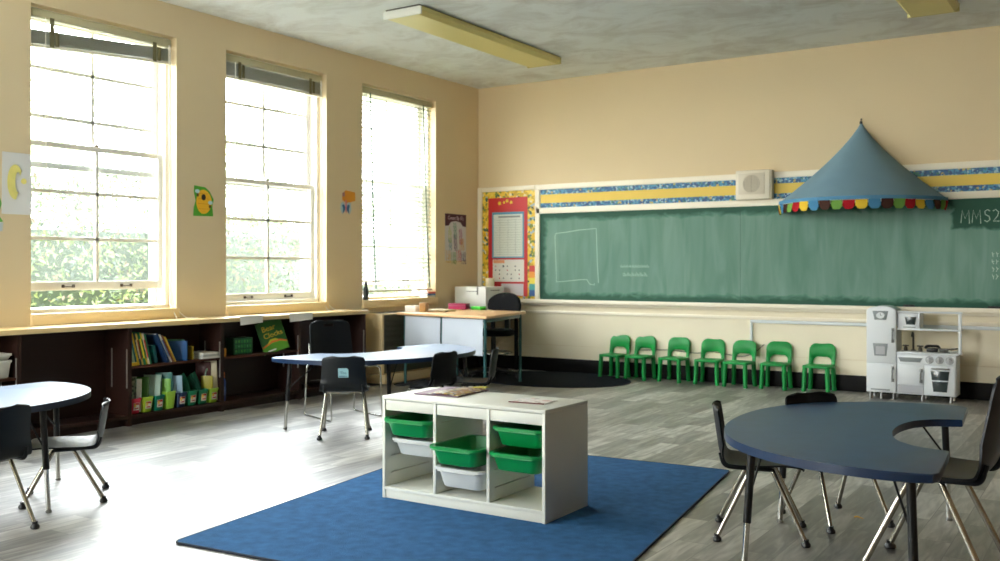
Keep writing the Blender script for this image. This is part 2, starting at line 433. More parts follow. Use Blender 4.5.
# ------------------------------------------------------------------ windows
def sash(y0, y1, z0, z1, x0, x1, name, parent, bot=.07, top=.04):
    b = MB(); st = .045
    b.box(x0, x1, y0, y0 + st, z0, z1, .003); b.box(x0, x1, y1 - st, y1, z0, z1, .003)
    b.box(x0, x1, y0 + st, y1 - st, z0, z0 + bot, .003); b.box(x0, x1, y0 + st, y1 - st, z1 - top, z1, .003)
    ym = (y0 + y1) / 2; m = .0135
    b.box(x0 + .006, x1 - .006, ym - m, ym + m, z0 + bot, z1 - top, .002)
    for k in (1, 2):
        z = z0 + bot * .6 + (z1 - z0 - bot * .6 - top * .4) * k / 3
        b.box(x0 + .006, x1 - .006, y0 + st, y1 - st, z - m, z + m, .002)
    o = b.build(name, WINW, parent)
    g = MB(); xm = (x0 + x1) / 2
    g.box(xm - .002, xm + .002, y0 + .02, y1 - .02, z0 + .03, z1 - .02)
    g.build('window_pane', GLASS, o, smooth=False)
    return o
def window(i, y0, y1, raised):
    b = MB(); xi, xo = -.10, -WT - .02
    b.box(xo, xi, y0, y0 + .022, WZ0 + .05, WZ1, .004); b.box(xo, xi, y1 - .022, y1, WZ0 + .05, WZ1, .004)
    b.box(xo, xi, y0 + .022, y1 - .022, WZ1 - .03, WZ1, .004)
    # inner stops, parting beads
    for ya, yb in ((y0 + .022, y0 + .04), (y1 - .04, y1 - .022)):
        b.box(-.135, xi, ya, yb, WZ0 + .05, WZ1 - .03, .003); b.box(-.204, -.196, ya, yb, WZ0 + .05, WZ1 - .03, .002); b.box(-.275, -.245, ya, yb, WZ0 + .05, WZ1 - .03, .003)
    o = struct(b.build('window_%d' % i, WINW))
    s = MB(); s.box(-.33, .026, y0 - .004, y1 + .015, WZ0 - .068, WZ0 + .018, .004)
    s.build('window_sill', SILLP, o)
    s = MB(); s.box(-.40, -.105, y0 + .004, y1 - .004, WZ0 + .0185, WZ0 + .05, .006); s.build('window_stool', WINW, o)
    t = MB(); t.box(-.243, -.205, y1 - .0255, y1 - .022, WZ0 + .06, WZ1 - .04); t.box(-.243, -.205, y0 + .022, y0 + .0255, WZ0 + .06, WZ1 - .04); t.build('sash_track', TRACK, o)
    sash(y0 + .040, y1 - .040, 2.035, 3.212, -.243, -.206, 'upper_sash', o, bot=.045)
    zb = .937 + raised
    lo = sash(y0 + .034, y1 - .034, zb, zb + 1.165, -.186, -.146, 'lower_sash', o)
    for f in (.30, .70):
        yy = y0 + (y1 - y0) * f; h = MB()
        for dy in (-.045, .045): h.box(-.146, -.138, yy + dy - .012, yy + dy + .012, zb + .022, zb + .046, .002)
        h.tube(fillet([(-.140, yy - .045, zb + .034), (-.126, yy - .035, zb + .030), (-.126, yy + .035, zb + .030), (-.140, yy + .045, zb + .034)], .01), .005)
        h.build('sash_lift', mat('dark_bronze', (70, 58, 46), .4, metal=.7), lo)
    k = MB(); ym = (y0 + y1) / 2
    k.cyl((-.166, ym, zb + 1.165), (-.166, ym, zb + 1.178), .02); k.box(-.176, -.156, ym - .006, ym + .034, zb + 1.178, zb + 1.186, .002)
    k.build('sash_lock', mat('dark_bronze', (70, 58, 46)), lo)
    return o
for i, (w, r) in enumerate(zip(WINS, (.135, 0, .135, 0, 0))): window(i + 1, w[0], w[1], r)
for i, (a, c) in enumerate(FILL_WIN):
    b = MB(); ya, yb = RYM - .16, RYM - .10
    for xa, xb in ((a, a + .05), (c - .05, c), ((a + c) / 2 - .025, (a + c) / 2 + .025)): b.box(xa, xb, ya, yb, WZ0, WZ1)
    for za, zb in ((WZ0, WZ0 + .06), (WZ1 - .05, WZ1), ((WZ0 + WZ1) / 2 - .025, (WZ0 + WZ1) / 2 + .025)): b.box(a, c, ya, yb, za, zb)
    o = struct(b.build('window_%d' % (i + 6), WINW, smooth=False))  # added unseen window, brightens the faces turned to the camera
    b = MB(); b.box(a + .03, c - .03, RYM - .132, RYM - .128, WZ0 + .03, WZ1 - .03); b.build('window_pane', GLASS, o, smooth=False)

# ------------------------------------------------------------------ blinds
def blind_raised(w, label, zl, zr, th, gapl, gapr):
    y0, y1 = w[0] + .03, w[1] - .03
    t = thing('window_blind', label, 'blind', (-.06, (y0 + y1) / 2, 3.19), 0, 'raised window blinds')
    hw = (y1 - y0) / 2
    b = MB(); b.box(-.028, .028, -hw, hw, -.035, .032, .004); b.build('headrail', BLINDO, t)
    def zt(y): f = (y + hw) / (2 * hw); return -.035 - (gapl * (1 - f) + gapr * f)
    n = 22; b = MB()
    for k in range(n):
        off = random.uniform(-.002, .002); a, c = zt(-hw) - th * k / n, zt(hw) - th * k / n
        q = [(-.026 + off, -hw, a), (.024 + off, -hw, a - .0012), (.024 + off, hw, c - .0012), (-.026 + off, hw, c)]
        b.rings([[Vector(p) for p in q], [Vector(p) + Vector((0, 0, .0026)) for p in q]])
    b.build('slats', mat('slate_green_slat', (146, 146, 128), .35, var=.05), t, smooth=False)
    b = MB(); a, c = zt(-hw) - th, zt(hw) - th
    q = [(-.027, -hw, a), (.027, -hw, a), (.027, hw, c), (-.027, hw, c)]
    b.rings([[Vector(p) - Vector((0, 0, .022)) for p in q], [Vector(p) - Vector((0, 0, .002)) for p in q]]); b.build('bottom_rail', mat('pale_blind_rail', (222, 216, 196), .4), t, smooth=False)
    for y in (-hw + .16, hw - .17):
        b = MB(); zz = zt(y)
        b.box(.029, .031, y - .018, y + .018, zz - th - .015, -.02); b.box(.029, .034, y + .025, y + .058, zz - th - .004, zz + .004, .002)
        b.build('ladder_tape', TAPE, t)
    b = MB()
    b.tube(catmull([(.036, hw - .02, -.02), (.04, hw - .016, -1.0), (.04, hw - .01, -2.1), (.06, hw + .02, -2.27), (.13, hw + .07, -2.365), (.20, hw + .10, -2.3705), (.24, hw + .04, -2.3705), (.28, hw + .08, -2.3705)]), .0035, 6)
    b.tube(catmull([(.034, hw - .03, -.02), (.036, hw - .026, -1.0), (.036, hw - .022, -2.15), (.07, hw - .01, -2.3), (.14, hw - .03, -2.3705), (.24, hw - .10, -2.3705)]), .0035, 6)
    b.build('lift_cord', CORD, t)
    b = MB(); b.tube([(.04, -hw + .10, -.03), (.05, -hw + .10, -1.2)], .0035, 6); b.build('tilt_wand', CORD, t)
    return t
blind_raised(WINS[0], 'raised olive metal blind, sagging at one end, in the window above the picture books', 0, 0, .105, .10, .015)
blind_raised(WINS[1], 'raised olive metal blind bunched level in the middle window', 0, 0, .115, .012, .012)
def blind_lowered(w):
    y0, y1 = w[0] + .03, w[1] - .03; hw = (y1 - y0) / 2
    t = thing('window_blind', 'lowered white venetian blind with open slats in the window by the corner', 'blind', (-.06, (y0 + y1) / 2, 3.19))
    b = MB(); b.box(-.028, .028, -hw, hw, -.035, .032, .004); b.build('headrail', BLINDO, t)
    b = MB(); z = -.07
    while z > -2.16:
        b.box(-.024, .024, -hw, hw, -.0013, .0013, 0, 0, TR(0, random.uniform(-.002, .002), z) @ RY(.55 + random.uniform(-.03, .03))); z -= .0475
    b.build('slats', SLAT, t, smooth=False)
    b = MB(); b.box(-.026, .026, -hw, hw, -2.205, -2.185, .003); b.build('bottom_rail', mat('pale_blind_rail', (196, 192, 170)), t)
    for y, dy in ((-hw + .07, .10), (hw - .24, .13)):
        b = MB(); b.tube([(.03, y, -.03), (.03, y, -2.19)], .0022, 5); b.tube([(-.028, y, -.03), (-.028, y, -2.19)], .0022, 5); b.build('ladder_cord', mat('olive_cord', (120, 116, 96), .8), t)
        b = MB(); M = TR(.034, y + .06, -.03)
        b.grid(lambda u, v: (0.004 * math.sin(6 * v), -.011 + .022 * u + dy * v * (.6 + .4 * v), -2.14 * v), 1, 14, .001, 0, M); b.build('ladder_tape', TAPEG, t)
    return t
blind_lowered(WINS[2])

# ================================================================== OUTSIDE
b = MB(); b.box(-40, -WT - .02, -30, 40, -.5, -.3); struct(b.build('ground', mat('outside_paving', (214, 212, 204), .9, var=.06)))
LEAFG = [mat('hedge_leaf_' + n, c, .5, var=.2, scale=3) for n, c in (('light', (104, 118, 66)), ('mid', (74, 94, 52)), ('dark', (42, 58, 38)), ('brown', (86, 74, 54)))]
def leaf_cloud(name, mats, core, n, size, parent=None, wts=(4, 5, 3, 1)):
    """core(rnd) -> (point, outward normal)"""
    V = []; F = []; MI = []
    for k in range(n):
        p, nr = core(random)
        p = Vector(p); d = (Vector(nr) + Vector((random.gauss(0, .7), random.gauss(0, .7), random.gauss(0, .7)))).normalized()
        u = d.orthogonal().normalized(); w = d.cross(u); a = random.uniform(0, 6.28)
        u, w = u * math.cos(a) + w * math.sin(a), w * math.cos(a) - u * math.sin(a)
        s = size * random.uniform(.6, 1.5); i = len(V)
        V += [p - u * s, p - w * s * .42 + d * s * .1, p + u * s, p + w * s * .42 + d * s * .1]; F.append((i, i + 1, i + 2, i + 3)); MI.append(random.choices(range(len(mats)), wts[:len(mats)])[0])
    me = bpy.data.meshes.new(name); me.from_pydata(V, [], F)
    for m in mats: me.materials.append(m)
    me.polygons.foreach_set('material_index', MI)
    o = bpy.data.objects.new(name, me); COL.objects.link(o)
    if parent: o.parent = parent
    return o
def hedge_top(y): return 2.0 + .2 * math.sin(y * 1.3) + .12 * math.sin(y * 3.7 + 1)
def hcore(r):
    y = r.uniform(-9, 6)
    if r.random() < .75:
        z = r.uniform(-.25, hedge_top(y)); return (-1.95 - .18 * math.sin(y * 2.3 + z * 2.1) - r.uniform(0, .22), y, z), (1, 0, .25)
    return (-r.uniform(2.0, 2.9), y, hedge_top(y) + r.uniform(-.12, .1)), (.2, 0, 1)
hd = leaf_cloud('hedge', LEAFG, hcore, 38000, .031)
b = MB(); b.box(-2.9, -2.3, -9, 6, -.3, 1.7, .2); b.build('hedge_core', LEAFG[2], hd)
tag(hd, 'clipped green hedge outside, close beyond the three windows', 'hedge', kind='stuff')
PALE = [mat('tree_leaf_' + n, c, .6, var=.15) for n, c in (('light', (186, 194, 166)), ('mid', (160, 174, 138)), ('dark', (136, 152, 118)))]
def tree(x, y, h, r, label):
    t = thing('tree', label, 'tree', (x, y, -.3), 0, 'trees beyond the hedge')
    b = MB(); b.tube([(0, 0, 0), (.1, .05, h * .3), (0, .1, h * .6), (.1, 0, h * .8)], [.18, .15, .1, .05], 10)
    for k in range(7):
        a = k * 2.4; b.tube([(.05, .08, h * (.35 + .05 * k)), (r * .6 * math.cos(a), r * .6 * math.sin(a), h * (.5 + .06 * k))], [.06, .02], 6)
    b.build('trunk', mat('tree_bark', (120, 100, 80), .9, var=.2), t)
    def core(q):
        a = q.uniform(0, 6.28); c = q.uniform(-1, 1); s = math.sqrt(1 - c * c); rr = r * q.uniform(.55, 1) ** .5 * (1 + .25 * math.sin(3 * a + 4 * c))
        n = Vector((s * math.cos(a), s * math.sin(a), c)); return n * rr + Vector((0, 0, h * .68)) + Vector((0, 0, .25 * rr * c)), n
    leaf_cloud('crown', PALE, core, 2200, .09, t)
    return t
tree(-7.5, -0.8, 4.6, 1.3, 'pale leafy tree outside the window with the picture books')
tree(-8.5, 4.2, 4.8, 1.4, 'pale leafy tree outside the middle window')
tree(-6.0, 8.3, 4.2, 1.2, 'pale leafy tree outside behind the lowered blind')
h = thing('house', 'pale house far outside behind the lowered blind', 'house', (-10, 13.2, -.3))
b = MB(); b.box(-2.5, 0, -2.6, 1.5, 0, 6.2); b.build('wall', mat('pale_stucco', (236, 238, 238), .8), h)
b = MB(); b.prism([(-3.0, -.0), (.4, 0), (-1.3, 1.2)], -2.9, 1.8, M=TR(0, 0, 6.2) @ RX(PI / 2) @ Matrix.Scale(-1, 4, (0, 0, 1))); b.build('roof', mat('grey_shingle', (140, 138, 136), .8, var=.1), h)
for yy, zz in ((-1.3, 3.9), (-1.3, 1.5), (.6, 3.9)):
    b = MB(); b.box(0, .06, yy - .75, yy + .75, zz - .1, zz + 1.3, .01); f = b.build('window_frame', WINW, h)
    b = MB(); b.box(.061, .07, yy - .65, yy - .04, zz, zz + 1.2); b.box(.061, .07, yy + .04, yy + .65, zz, zz + 1.2); b.build('window_pane', mat('bluish_house_glass', (120, 140, 170), .1, spec=.8), f)

# ================================================================== BUILT-IN BOOKCASES
BD = .30; DIV = [-7.17, -6.24, -5.335, -4.405, -3.46, -2.515]
BLBL = ['dark brown open bookcase unit at the frame edge holding white bins', 'empty dark brown bookcase unit without a shelf behind the round-ended table', 'dark brown bookcase unit full of picture books and small coloured bins', 'dark brown bookcase unit with the green counting box and big green book', 'empty dark brown bookcase unit behind the tall sled-base chair']
for i in range(5):
    a, c = DIV[i], DIV[i + 1]
    t = thing('bookcase', BLBL[i], 'bookcase', (0.002, a, 0), 0, 'built-in bookcases under the windows'); w = c - a
    b = MB(); b.box(0, .012, 0, w, .02, .776); b.build('back_panel', DARKWOOD, t)
    for y in (0.0, w - .018): b = MB(); b.box(.0121, BD, y + .0005, y + .0175, .0, .776, .001); b.build('side_panel', DARKWOOD, t)
    b = MB(); b.box(.0121, BD, .018, w - .018, .055, .085, .002); b.build('bottom_panel', DARKWOOD, t)
    b = MB(); b.box(.24, .255, .018, w - .018, 0, .055); b.build('kick_board', DARKWOOD, t)
    if i in (0, 2, 3): b = MB(); b.box(.0121, BD - .01, .0185, w - .0185, .452, .471, .002); b.build('shelf', mat('brown_shelf_edge', (70, 36, 24), .5, spec=.3, var=.2, scale=6), t)
    for x in (.095, .286):
        b = MB(); b.box(x - .007, x + .007, w - .021, w - .018, .30, .61); b.build('shelf_strip', STRIP, t)
b = MB(); b.box(.0, BD + .03, -7.2, -2.497, .777, .815, .005); tag(b.build('countertop', mat('tan_counter_paint', (222, 194, 140), .35, var=.1, scale=4, stretch=(2, .4, 2))), 'long tan painted countertop running along the top of the bookcases', 'countertop')
for k, (y0, y1, lab) in enumerate(((-4.24, -3.965, 'white paper strip taped to the counter edge above the green book'), (-3.64, -3.325, 'white paper strip taped to the counter edge above the tall chair'))):
    b = MB(); x = BD + .031
    b.grid(lambda u, v: (x + .002 + .004 * math.sin(5 * u) * v + .012 * v * (1 - u), y0 + (y1 - y0) * u, .822 - .066 * v - .012 * (1 - u) * v), 10, 4, .001)
    tag(b.build('paper_strip', PAPER), lab, 'paper')

def book(name, label, w, h, t, cov, loc, rx=0.0, rz=0.0, ry=0.0, group=None, cat='book', spine=None):
    """stands on its bottom edge; spine faces local +x, thickness along y"""
    if abs(rx) < 1: loc = (loc[0], loc[1], loc[2] + abs(math.sin(rx)) * t / 2 + .0005)
    r = thing(name, label, cat, loc, rz, group); r.rotation_euler = (rx, ry, rz)
    m = cov if not isinstance(cov, tuple) else mat('cover_%d_%d_%d' % cov, cov, .4, var=.06)
    b = MB(); b.box(-w, 0, -t / 2, -t / 2 + .0025, 0, h, .0008); b.box(-w, 0, t / 2 - .0025, t / 2, 0, h, .0008); b.box(-.003, 0, -t / 2, t / 2, 0, h, .0008)
    b.build('cover', m, r)
    b = MB(); b.box(-w + .004, -.003, -t / 2 + .0026, t / 2 - .0026, .004, h - .004); b.build('pages', PAPER, r, smooth=False)
    if spine:
        b = MB(); b.box(0, .0008, -t / 2 + .001, t / 2 - .001, h * .2, h * .8); b.build('spine_label', mat('spine_%d_%d_%d' % spine, spine, .5), r)
    return r
# leaning books on the middle shelf
SHZ = .471
G = 'picture books on the upper shelf'
bl = [(.265, .018, (168, 196, 160), 'pale green wide picture book, first of the leaning row', None),
      (.27, .012, (40, 120, 128), 'teal thin book second in the leaning row', None),
      (.27, .010, (228, 200, 60), 'thin yellow book between the teal and the dark one', None),
      (.265, .012, (34, 60, 70), 'dark slate book with a pale spine label in the leaning row', (210, 200, 170)),
      (.26, .012, (222, 190, 90), 'mustard book in the leaning row beside the slate one', (150, 60, 40)),
      (.27, .014, (30, 120, 70), 'green book with a yellow spine label in the leaning row', (240, 220, 60)),
      (.265, .012, (240, 220, 70), 'bright yellow book next to the white and red one', (40, 130, 70)),
      (.26, .012, (232, 226, 210), 'white book with a red spine label in the leaning row', (200, 40, 40)),
      (.255, .013, (40, 130, 90), 'sea green book closing the first leaning row', None)]
y = -5.285
for h, t, c, lab, sp in bl:
    book('picture_book', lab, .20, h, t, c, (.285 - random.uniform(0, .012), y + t / 2, SHZ), rx=.25, group=G, spine=sp); y += t * 1.12 + .006
book('picture_book', 'dark teal book lying low between the two leaning rows', .18, .15, .03, (22, 92, 92), (.26, y + .045, SHZ), rx=.18, group=G)
y = -4.985
for h, t, c, lab, sp in ((.265, .022, (26, 56, 96), 'navy book leaning steeply in the second row', None), (.26, .012, (226, 222, 210), 'white book leaning against the navy one', (60, 110, 160)), (.25, .011, (150, 92, 52), 'brown book leaning in the second row', None), (.235, .010, (226, 190, 70), 'slim golden book at the end of the second row', None)):
    book('picture_book', lab, .20, h, t, c, (.285, y + t / 2 + .02, SHZ), rx=.47, group=G, spine=sp); y += t * 1.25 + .007
book('picture_book', 'deep blue book propped upright beside the golden one', .17, .165, .03, (32, 84, 140), (.27, -4.755, SHZ), rz=.7, group=G)
book('picture_book', 'blue book with a green top band behind the deep blue one', .16, .175, .02, (60, 130, 110), (.19, -4.72, SHZ), rz=.65, group=G)
book('picture_book', 'small yellow book standing at the end of the deep blue one', .08, .11, .014, (206, 176, 60), (.24, -4.672, SHZ), rz=-.2, group=G)
b = MB(); b.box(.20, .285, -5.31, -5.25, SHZ, SHZ + .028, .004); tag(b.build('chalk_box', mat('yellow_card', (226, 180, 40), .5)), 'small flat yellow box at the front of the shelf by the leaning books', 'box')
for k, (lab, c) in enumerate((('white flat workbook at the bottom of the stack on the shelf', (226, 224, 216)), ('grey flat workbook in the middle of the shelf stack', (180, 182, 178)), ('white thin workbook topmost of the shelf stack', (236, 234, 226)))):
    book('workbook', lab, .23, .22 - .01 * k, .016, c, (.285 - .006 * k, -4.60 + .005 * k, SHZ + .0085 + .0168 * k), rx=-PI / 2, group='flat workbooks on the upper shelf')

# small school bins on the bottom shelf
def tub_rings(wb, db, wt, dt, h, fl, fh, t, r=.02):
    R = lambda w, d, z, rr: [(p[0], p[1], z) for p in rrect(w, d, rr)]
    return [R(wb - .006, db - .006, 0, r), R(wb, db, .006, r), R(wt, dt, h - fh, r), R(wt + fl, dt + fl, h - fh, r + fl), R(wt + fl, dt + fl, h, r + fl), R(wt - t, dt - t, h, r), R(wb - t, db - t, t, r)]
STK = [mat('sticker_white', (222, 214, 204), .5), mat('sticker_red', (176, 44, 40), .5), mat('sticker_yellow', (230, 190, 60), .5)]
BINC = [('pink red', (206, 46, 74)), ('lime', (164, 196, 52)), ('teal', (10, 122, 96)), ('tall lime', (160, 206, 70)), ('navy', (28, 54, 90)), ('emerald', (14, 124, 80)), ('deep green', (12, 112, 72)), ('yellow green', (150, 190, 50))]
BINY = [-5.262 + .1117 * k for k in range(8)]
BINL = ['small pink red plastic bin, first in the row on the bottom shelf', 'small lime plastic bin beside the pink red one', 'small teal plastic bin between the two lime bins', 'plain lime plastic bin without a sticker in the row', 'small navy plastic bin in the row of coloured bins', 'small emerald plastic bin beside the navy one', 'small deep green plastic bin beside the yellow green one', 'small yellow green plastic bin last in the row by the bottle']
for k in range(8):
    t = thing('book_bin', BINL[k], 'bin', (.205, BINY[k], .086), 0, 'coloured bins on the bottom shelf')
    hh = .145 if k == 3 else .125
    b = MB(); b.rings(tub_rings(.066, .040, .080, .0485, hh, .004, .014, .003, .014)); b.build('tub', mat('bin_' + BINC[k][0].replace(' ', '_'), BINC[k][1], .35), t)
    if k != 3:
        b = MB(); M = TR(.0775, 0, .062) @ RY(.11) @ LEFTF
        b.box(-.026, .026, -.032, .028, 0, .001, 0, 0, M); b.box(-.024, .024, .010, .026, .001, .0016, 0, 1, M); b.box(-.022, -.004, -.006, .018, .0016, .002, 0, 2, M); b.box(-.016, .02, -.022, -.012, .001, .0016, 0, 1, M)
        b.build('sticker', STK, t, smooth=False)
def inbin(k, n): return (.23, BINY[k] + n, .098)
G = 'books standing in the small bins'
book('picture_book', 'grey green patterned book standing in the pink red bin', .13, .28, .02, mat_cells('speckled_cover', [(0, (120, 140, 110)), (.4, (70, 86, 72)), (.7, (170, 176, 150))], 60), (.20 + .045, BINY[0] - .01 + .03, .098), rx=-.06, rz=0.60, group=G)
book('picture_book', 'white slim book leaning behind in the pink red bin', .12, .26, .012, (220, 220, 210), (.225 + .045, BINY[0] + .018 + .03, .098), rx=-.10, rz=0.60, group=G)
book('picture_book', 'green and lime book standing in the lime bin', .13, .265, .022, (70, 124, 44), (.20 + .045, BINY[1] - .005 + .03, .098), rx=-.12, rz=0.60, group=G)
book('picture_book', 'pale mint book with dark title standing in the teal bin', .14, .275, .018, (176, 204, 190), (.21 + .045, BINY[2] - .010 + .03, .098), rx=-.14, rz=0.60, group=G, spine=(60, 90, 80))
book('picture_book', 'dark teal book standing behind the mint one', .12, .25, .014, (24, 84, 78), (.185 + .045, BINY[2] + .022 + .03, .098), rx=-.1, rz=0.60, group=G)
book('picture_book', 'blue green book standing in the plain lime bin', .14, .285, .018, (44, 116, 112), (.21 + .045, BINY[3] + .01 + .03, .098), rx=.06, rz=0.60, group=G)
book('picture_book', 'narrow green book beside the blue green one', .11, .235, .010, (120, 180, 70), (.215 + .045, BINY[3] - .018 + .03, .098), rx=.02, rz=0.60, group=G)
book('picture_book', 'thin white and blue book leaning in the navy bin', .12, .255, .010, (150, 180, 200), (.225 + .045, BINY[4] - .012 + .03, .098), rx=.12, rz=0.60, group=G)
def bag(k, label, c):
    b = MB(); cx, cy = .195, BINY[k]
    b.grid(lambda u, v: (cx + (.055 - .02 * v) * math.cos(2 * PI * u) + .008 * math.sin(9 * u * 2 * PI + 3 * v), cy - .07 * v * v + (.036 + .02 * v) * math.sin(2 * PI * u) * (1 - .35 * v), .10 + (.235 + .03 * math.sin(2 * PI * u + 1)) * v), 28, 8, .002)
    tag(b.build('cloth_bag', mat('bag_%d' % k, c, .8, var=.15)), label, 'bag', 'green bags in the small bins')
bag(5, 'dark green cloth bag slumped in the emerald bin', (10, 92, 66)); bag(6, 'deep green cloth bag slumped in the deep green bin', (8, 78, 56))
book('picture_book', 'dark maroon book leaning in the last bin', .13, .34, .014, (74, 24, 24), (.17 + .045, BINY[7] + .005 + .03, .098), rx=.16, rz=0.60, group=G)
book('picture_book', 'cream tall book leaning by the maroon one', .10, .35, .012, (196, 186, 156), (.215 + .045, BINY[7] + .03 + .03, .098), rx=.10, rz=0.60, group=G)
book('picture_book', 'olive yellow book leaning towards the green bag', .10, .22, .014, (160, 150, 40), (.225 + .045, BINY[7] - .03 + .03, .098), rx=.08, rz=0.60, group=G)
b = MB(); b.tube(catmull([(.21, BINY[7] - .04, .30), (.22, BINY[7] - .035, .36), (.215, BINY[7] - .005, .385), (.21, BINY[7] + .02, .34), (.20, BINY[7] + .024, .27)]), .006, 7); b.tube([(.21, BINY[7] - .04, .30), (.21, BINY[7] - .03, .20)], .006, 7); tag(b.build('skipping_rope', mat('grey_green_rope', (150, 170, 150), .7)), 'looped grey green rope hanging out of the last small bin', 'rope')
t = thing('glue_bottle', 'blue plastic bottle with an orange cap at the bin row end', 'bottle', (.245, -4.355, .0855))
b = MB(); b.lathe([(.026, 0), (.029, .006), (.029, .16), (.024, .185), (.014, .2)], 18); b.build('bottle_body', mat('blue_bottle', (44, 66, 140), .3), t)
b = MB(); b.lathe([(.0295, .05), (.0297, .055), (.0297, .12), (.0295, .125)], 18); b.build('bottle_label', mat('blue_label', (90, 110, 170), .5), t)
b = MB(); b.lathe([(.018, .2), (.02, .204), (.017, .25), (.012, .254)], 18); b.build('cap', mat('orange_cap', (232, 116, 34), .35), t)
# unit 3
t = thing('counting_box', 'dark green box with a grid of letters on the upper shelf', 'box', (.16, -4.09, SHZ), -.08)
b = MB(); b.box(-.06, .06, -.105, .105, 0, .15, .004); b.build('box_body', mat('dark_green_box', (22, 74, 46), .5), t)
gm = [mat('box_letter_lime', (110, 190, 60), .5), mat('box_letter_pale', (120, 170, 130), .5), mat('box_letter_orange', (190, 130, 50), .5)]
b = MB()
for r_ in range(3):
    for c_ in range(6):
        M = TR(.0601, -.078 + .031 * c_, .118 - .044 * r_) @ LEFTF
        b.box(-.012, .012, -.017, .017, 0, .0008, 0, 0, M); b.text('ABCDEFGHIJKLMNOPQR'[r_ * 6 + c_], .022, M @ TR(0, 0, .001), .0004, [1, 0, 1, 2, 0, 1][(r_ + c_ * 2) % 6] if 1 else 0)
b.build('letter_grid', [mat('box_tile_green', (36, 120, 60), .5), gm[0], gm[1]], t, smooth=False)
b = MB(); b.box(.245, .275, -4.362, -4.338, SHZ, SHZ + .075, .004); tag(b.build('glue_stick_box', mat('orange_card', (216, 140, 40), .5)), 'small orange and yellow carton at the shelf end by the green box', 'carton')
t = thing('big_book', 'large green picture book with yellow title propped on the shelf', 'book', (.25, -3.71, SHZ), 0)
t.rotation_euler = (.30, -.05, -.45)
gc = mat('book_cover_green', (36, 92, 34), .4, var=.12, scale=10)
b = MB(); b.box(-.012, .0, -.125, .125, 0, .302, .001); b.build('cover', gc, t)
b = MB(); b.box(-.010, -.002, -.122, .1255, .003, .299); b.build('pages', PAPER, t)
b = MB(); M = TR(.0003, 0, 0) @ LEFTF
b.prism([(-.122, .003), (.122, .003), (.122, .06), (.06, .088), (-.02, .092), (-.122, .06)], 0, .0005, 0, 0, M)
b.prism([(.122, .06), (.06, .088), (-.02, .092), (-.122, .06), (-.122, .075), (-.02, .112), (.06, .106), (.122, .076)], 0, .0005, 0, 1, M)
b.prism([(-.07, .085), (-.02, .112), (.05, .107), (.02, .126), (-.03, .128)], 0, .0006, 0, 3, M)
b.text('Bear', .072, M @ TR(-.015, .232, .0006), .0004, 2); b.text('Clocks', .068, M @ TR(.012, .165, .0006), .0004, 2); b.box(-.08, .0, .02, .032, .0006, .0009, 0, 4, M)
b.build('cover_art', [mat('lime_grass', (86, 150, 42), .5), mat('orange_arc', (206, 110, 40), .5), mat('gold_title', (214, 176, 56), .5), mat('art_yellow', (196, 190, 50), .5), PAPER], t, smooth=False)
book('big_book', 'dark green book standing behind the large one with the yellow title', .24, .29, .02, (30, 76, 26), (.15, -3.79, SHZ), rx=.12, rz=-1.2)
# unit 0 white bins
for k, (z0, lab) in enumerate(((SHZ, 'white plastic bin on the shelf at the frame edge, lower of the two'), (SHZ + .128, 'shallow white plastic tray on top of the white bin at the frame edge'))):
    t = thing('storage_bin', lab, 'bin', (.165, -6.40, z0 + .0005))
    b = MB(); b.rings(tub_rings(.10, .105, .115, .115, .127 if k == 0 else .045, .008, .015, .003)); b.build('tub', WHITEL, t)

# ================================================================== UNIT HEATER, DESK CORNER
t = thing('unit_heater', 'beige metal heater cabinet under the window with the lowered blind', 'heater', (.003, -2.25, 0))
HB = mat('beige_enamel', (206, 182, 136), .45, var=.05); b = MB(); b.box(.02, .295, 0, 1.32, .12, .765, .008); b.build('cabinet_body', HB, t)
b = MB(); b.box(.0, .33, .0, 1.32, .02, .115, .004); b.build('base_ledge', HB, t)
b = MB()
for k in range(26): b.box(.05, .25, .06 + k * .047, .075 + k * .047, .765, .769)
b.build('top_grille', mat('dark_vent', (70, 64, 52), .6), t)
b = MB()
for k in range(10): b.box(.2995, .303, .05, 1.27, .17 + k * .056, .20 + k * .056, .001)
b.box(.295, .2995, .03, 1.29, .13, .75)  # front covered in a dark tone: shade on the room side put into colour
b.build('shaded_front_grille', mat('shade_olive_louvre', (58, 54, 40), .5), t)
DZ = .775
t = thing('teacher_desk', 'trapezoid desk with pale wood top, teal legs and white front sheets', 'desk', (1.0, -1.7, 0))
P = [(.345 - 1, -2.066 + 1.7), (1.633 - 1, -2.264 + 1.7), (1.387 - 1, -1.12 + 1.7), (.345 - 1, -.99 + 1.7)]
b = MB(); b.prism(P, DZ - .028, DZ, .006); b.build('desktop', mat('pale_maple_laminate', (214, 170, 122), .35, var=.08, scale=5, stretch=(1, 8, 1)), t)
TEAL = mat('teal_steel', (34, 84, 84), .4)
LG = [(-.56, -.335), (-.012, -.415), (.585, -.515), (.365, .50), (-.58, .64)]
for lx, ly in LG:
    b = MB(); b.cyl((lx, ly, .012), (lx, ly, DZ - .029), .016); l = b.build('leg', TEAL, t)
    b = MB(); b.lathe([(.02, 0), (.021, .004), (.017, .014)], 12, (lx, ly, 0)); b.build('leg_glide', BLKP, l)
b = MB()
for a, c in ((0, 2), (2, 3), (3, 4), (4, 0)):
    d = Vector((LG[c][0] - LG[a][0], LG[c][1] - LG[a][1], 0)); M = TR(LG[a][0], LG[a][1], DZ - .066) @ RZ(math.atan2(d.y, d.x)); b.box(.016, d.length - .016, -.008, .008, 0, .036, .002, 0, M)
b.build('apron', TEAL, t)
SHEET = mat('white_poster_back', (184, 191, 200), .5, var=.03, scale=2)
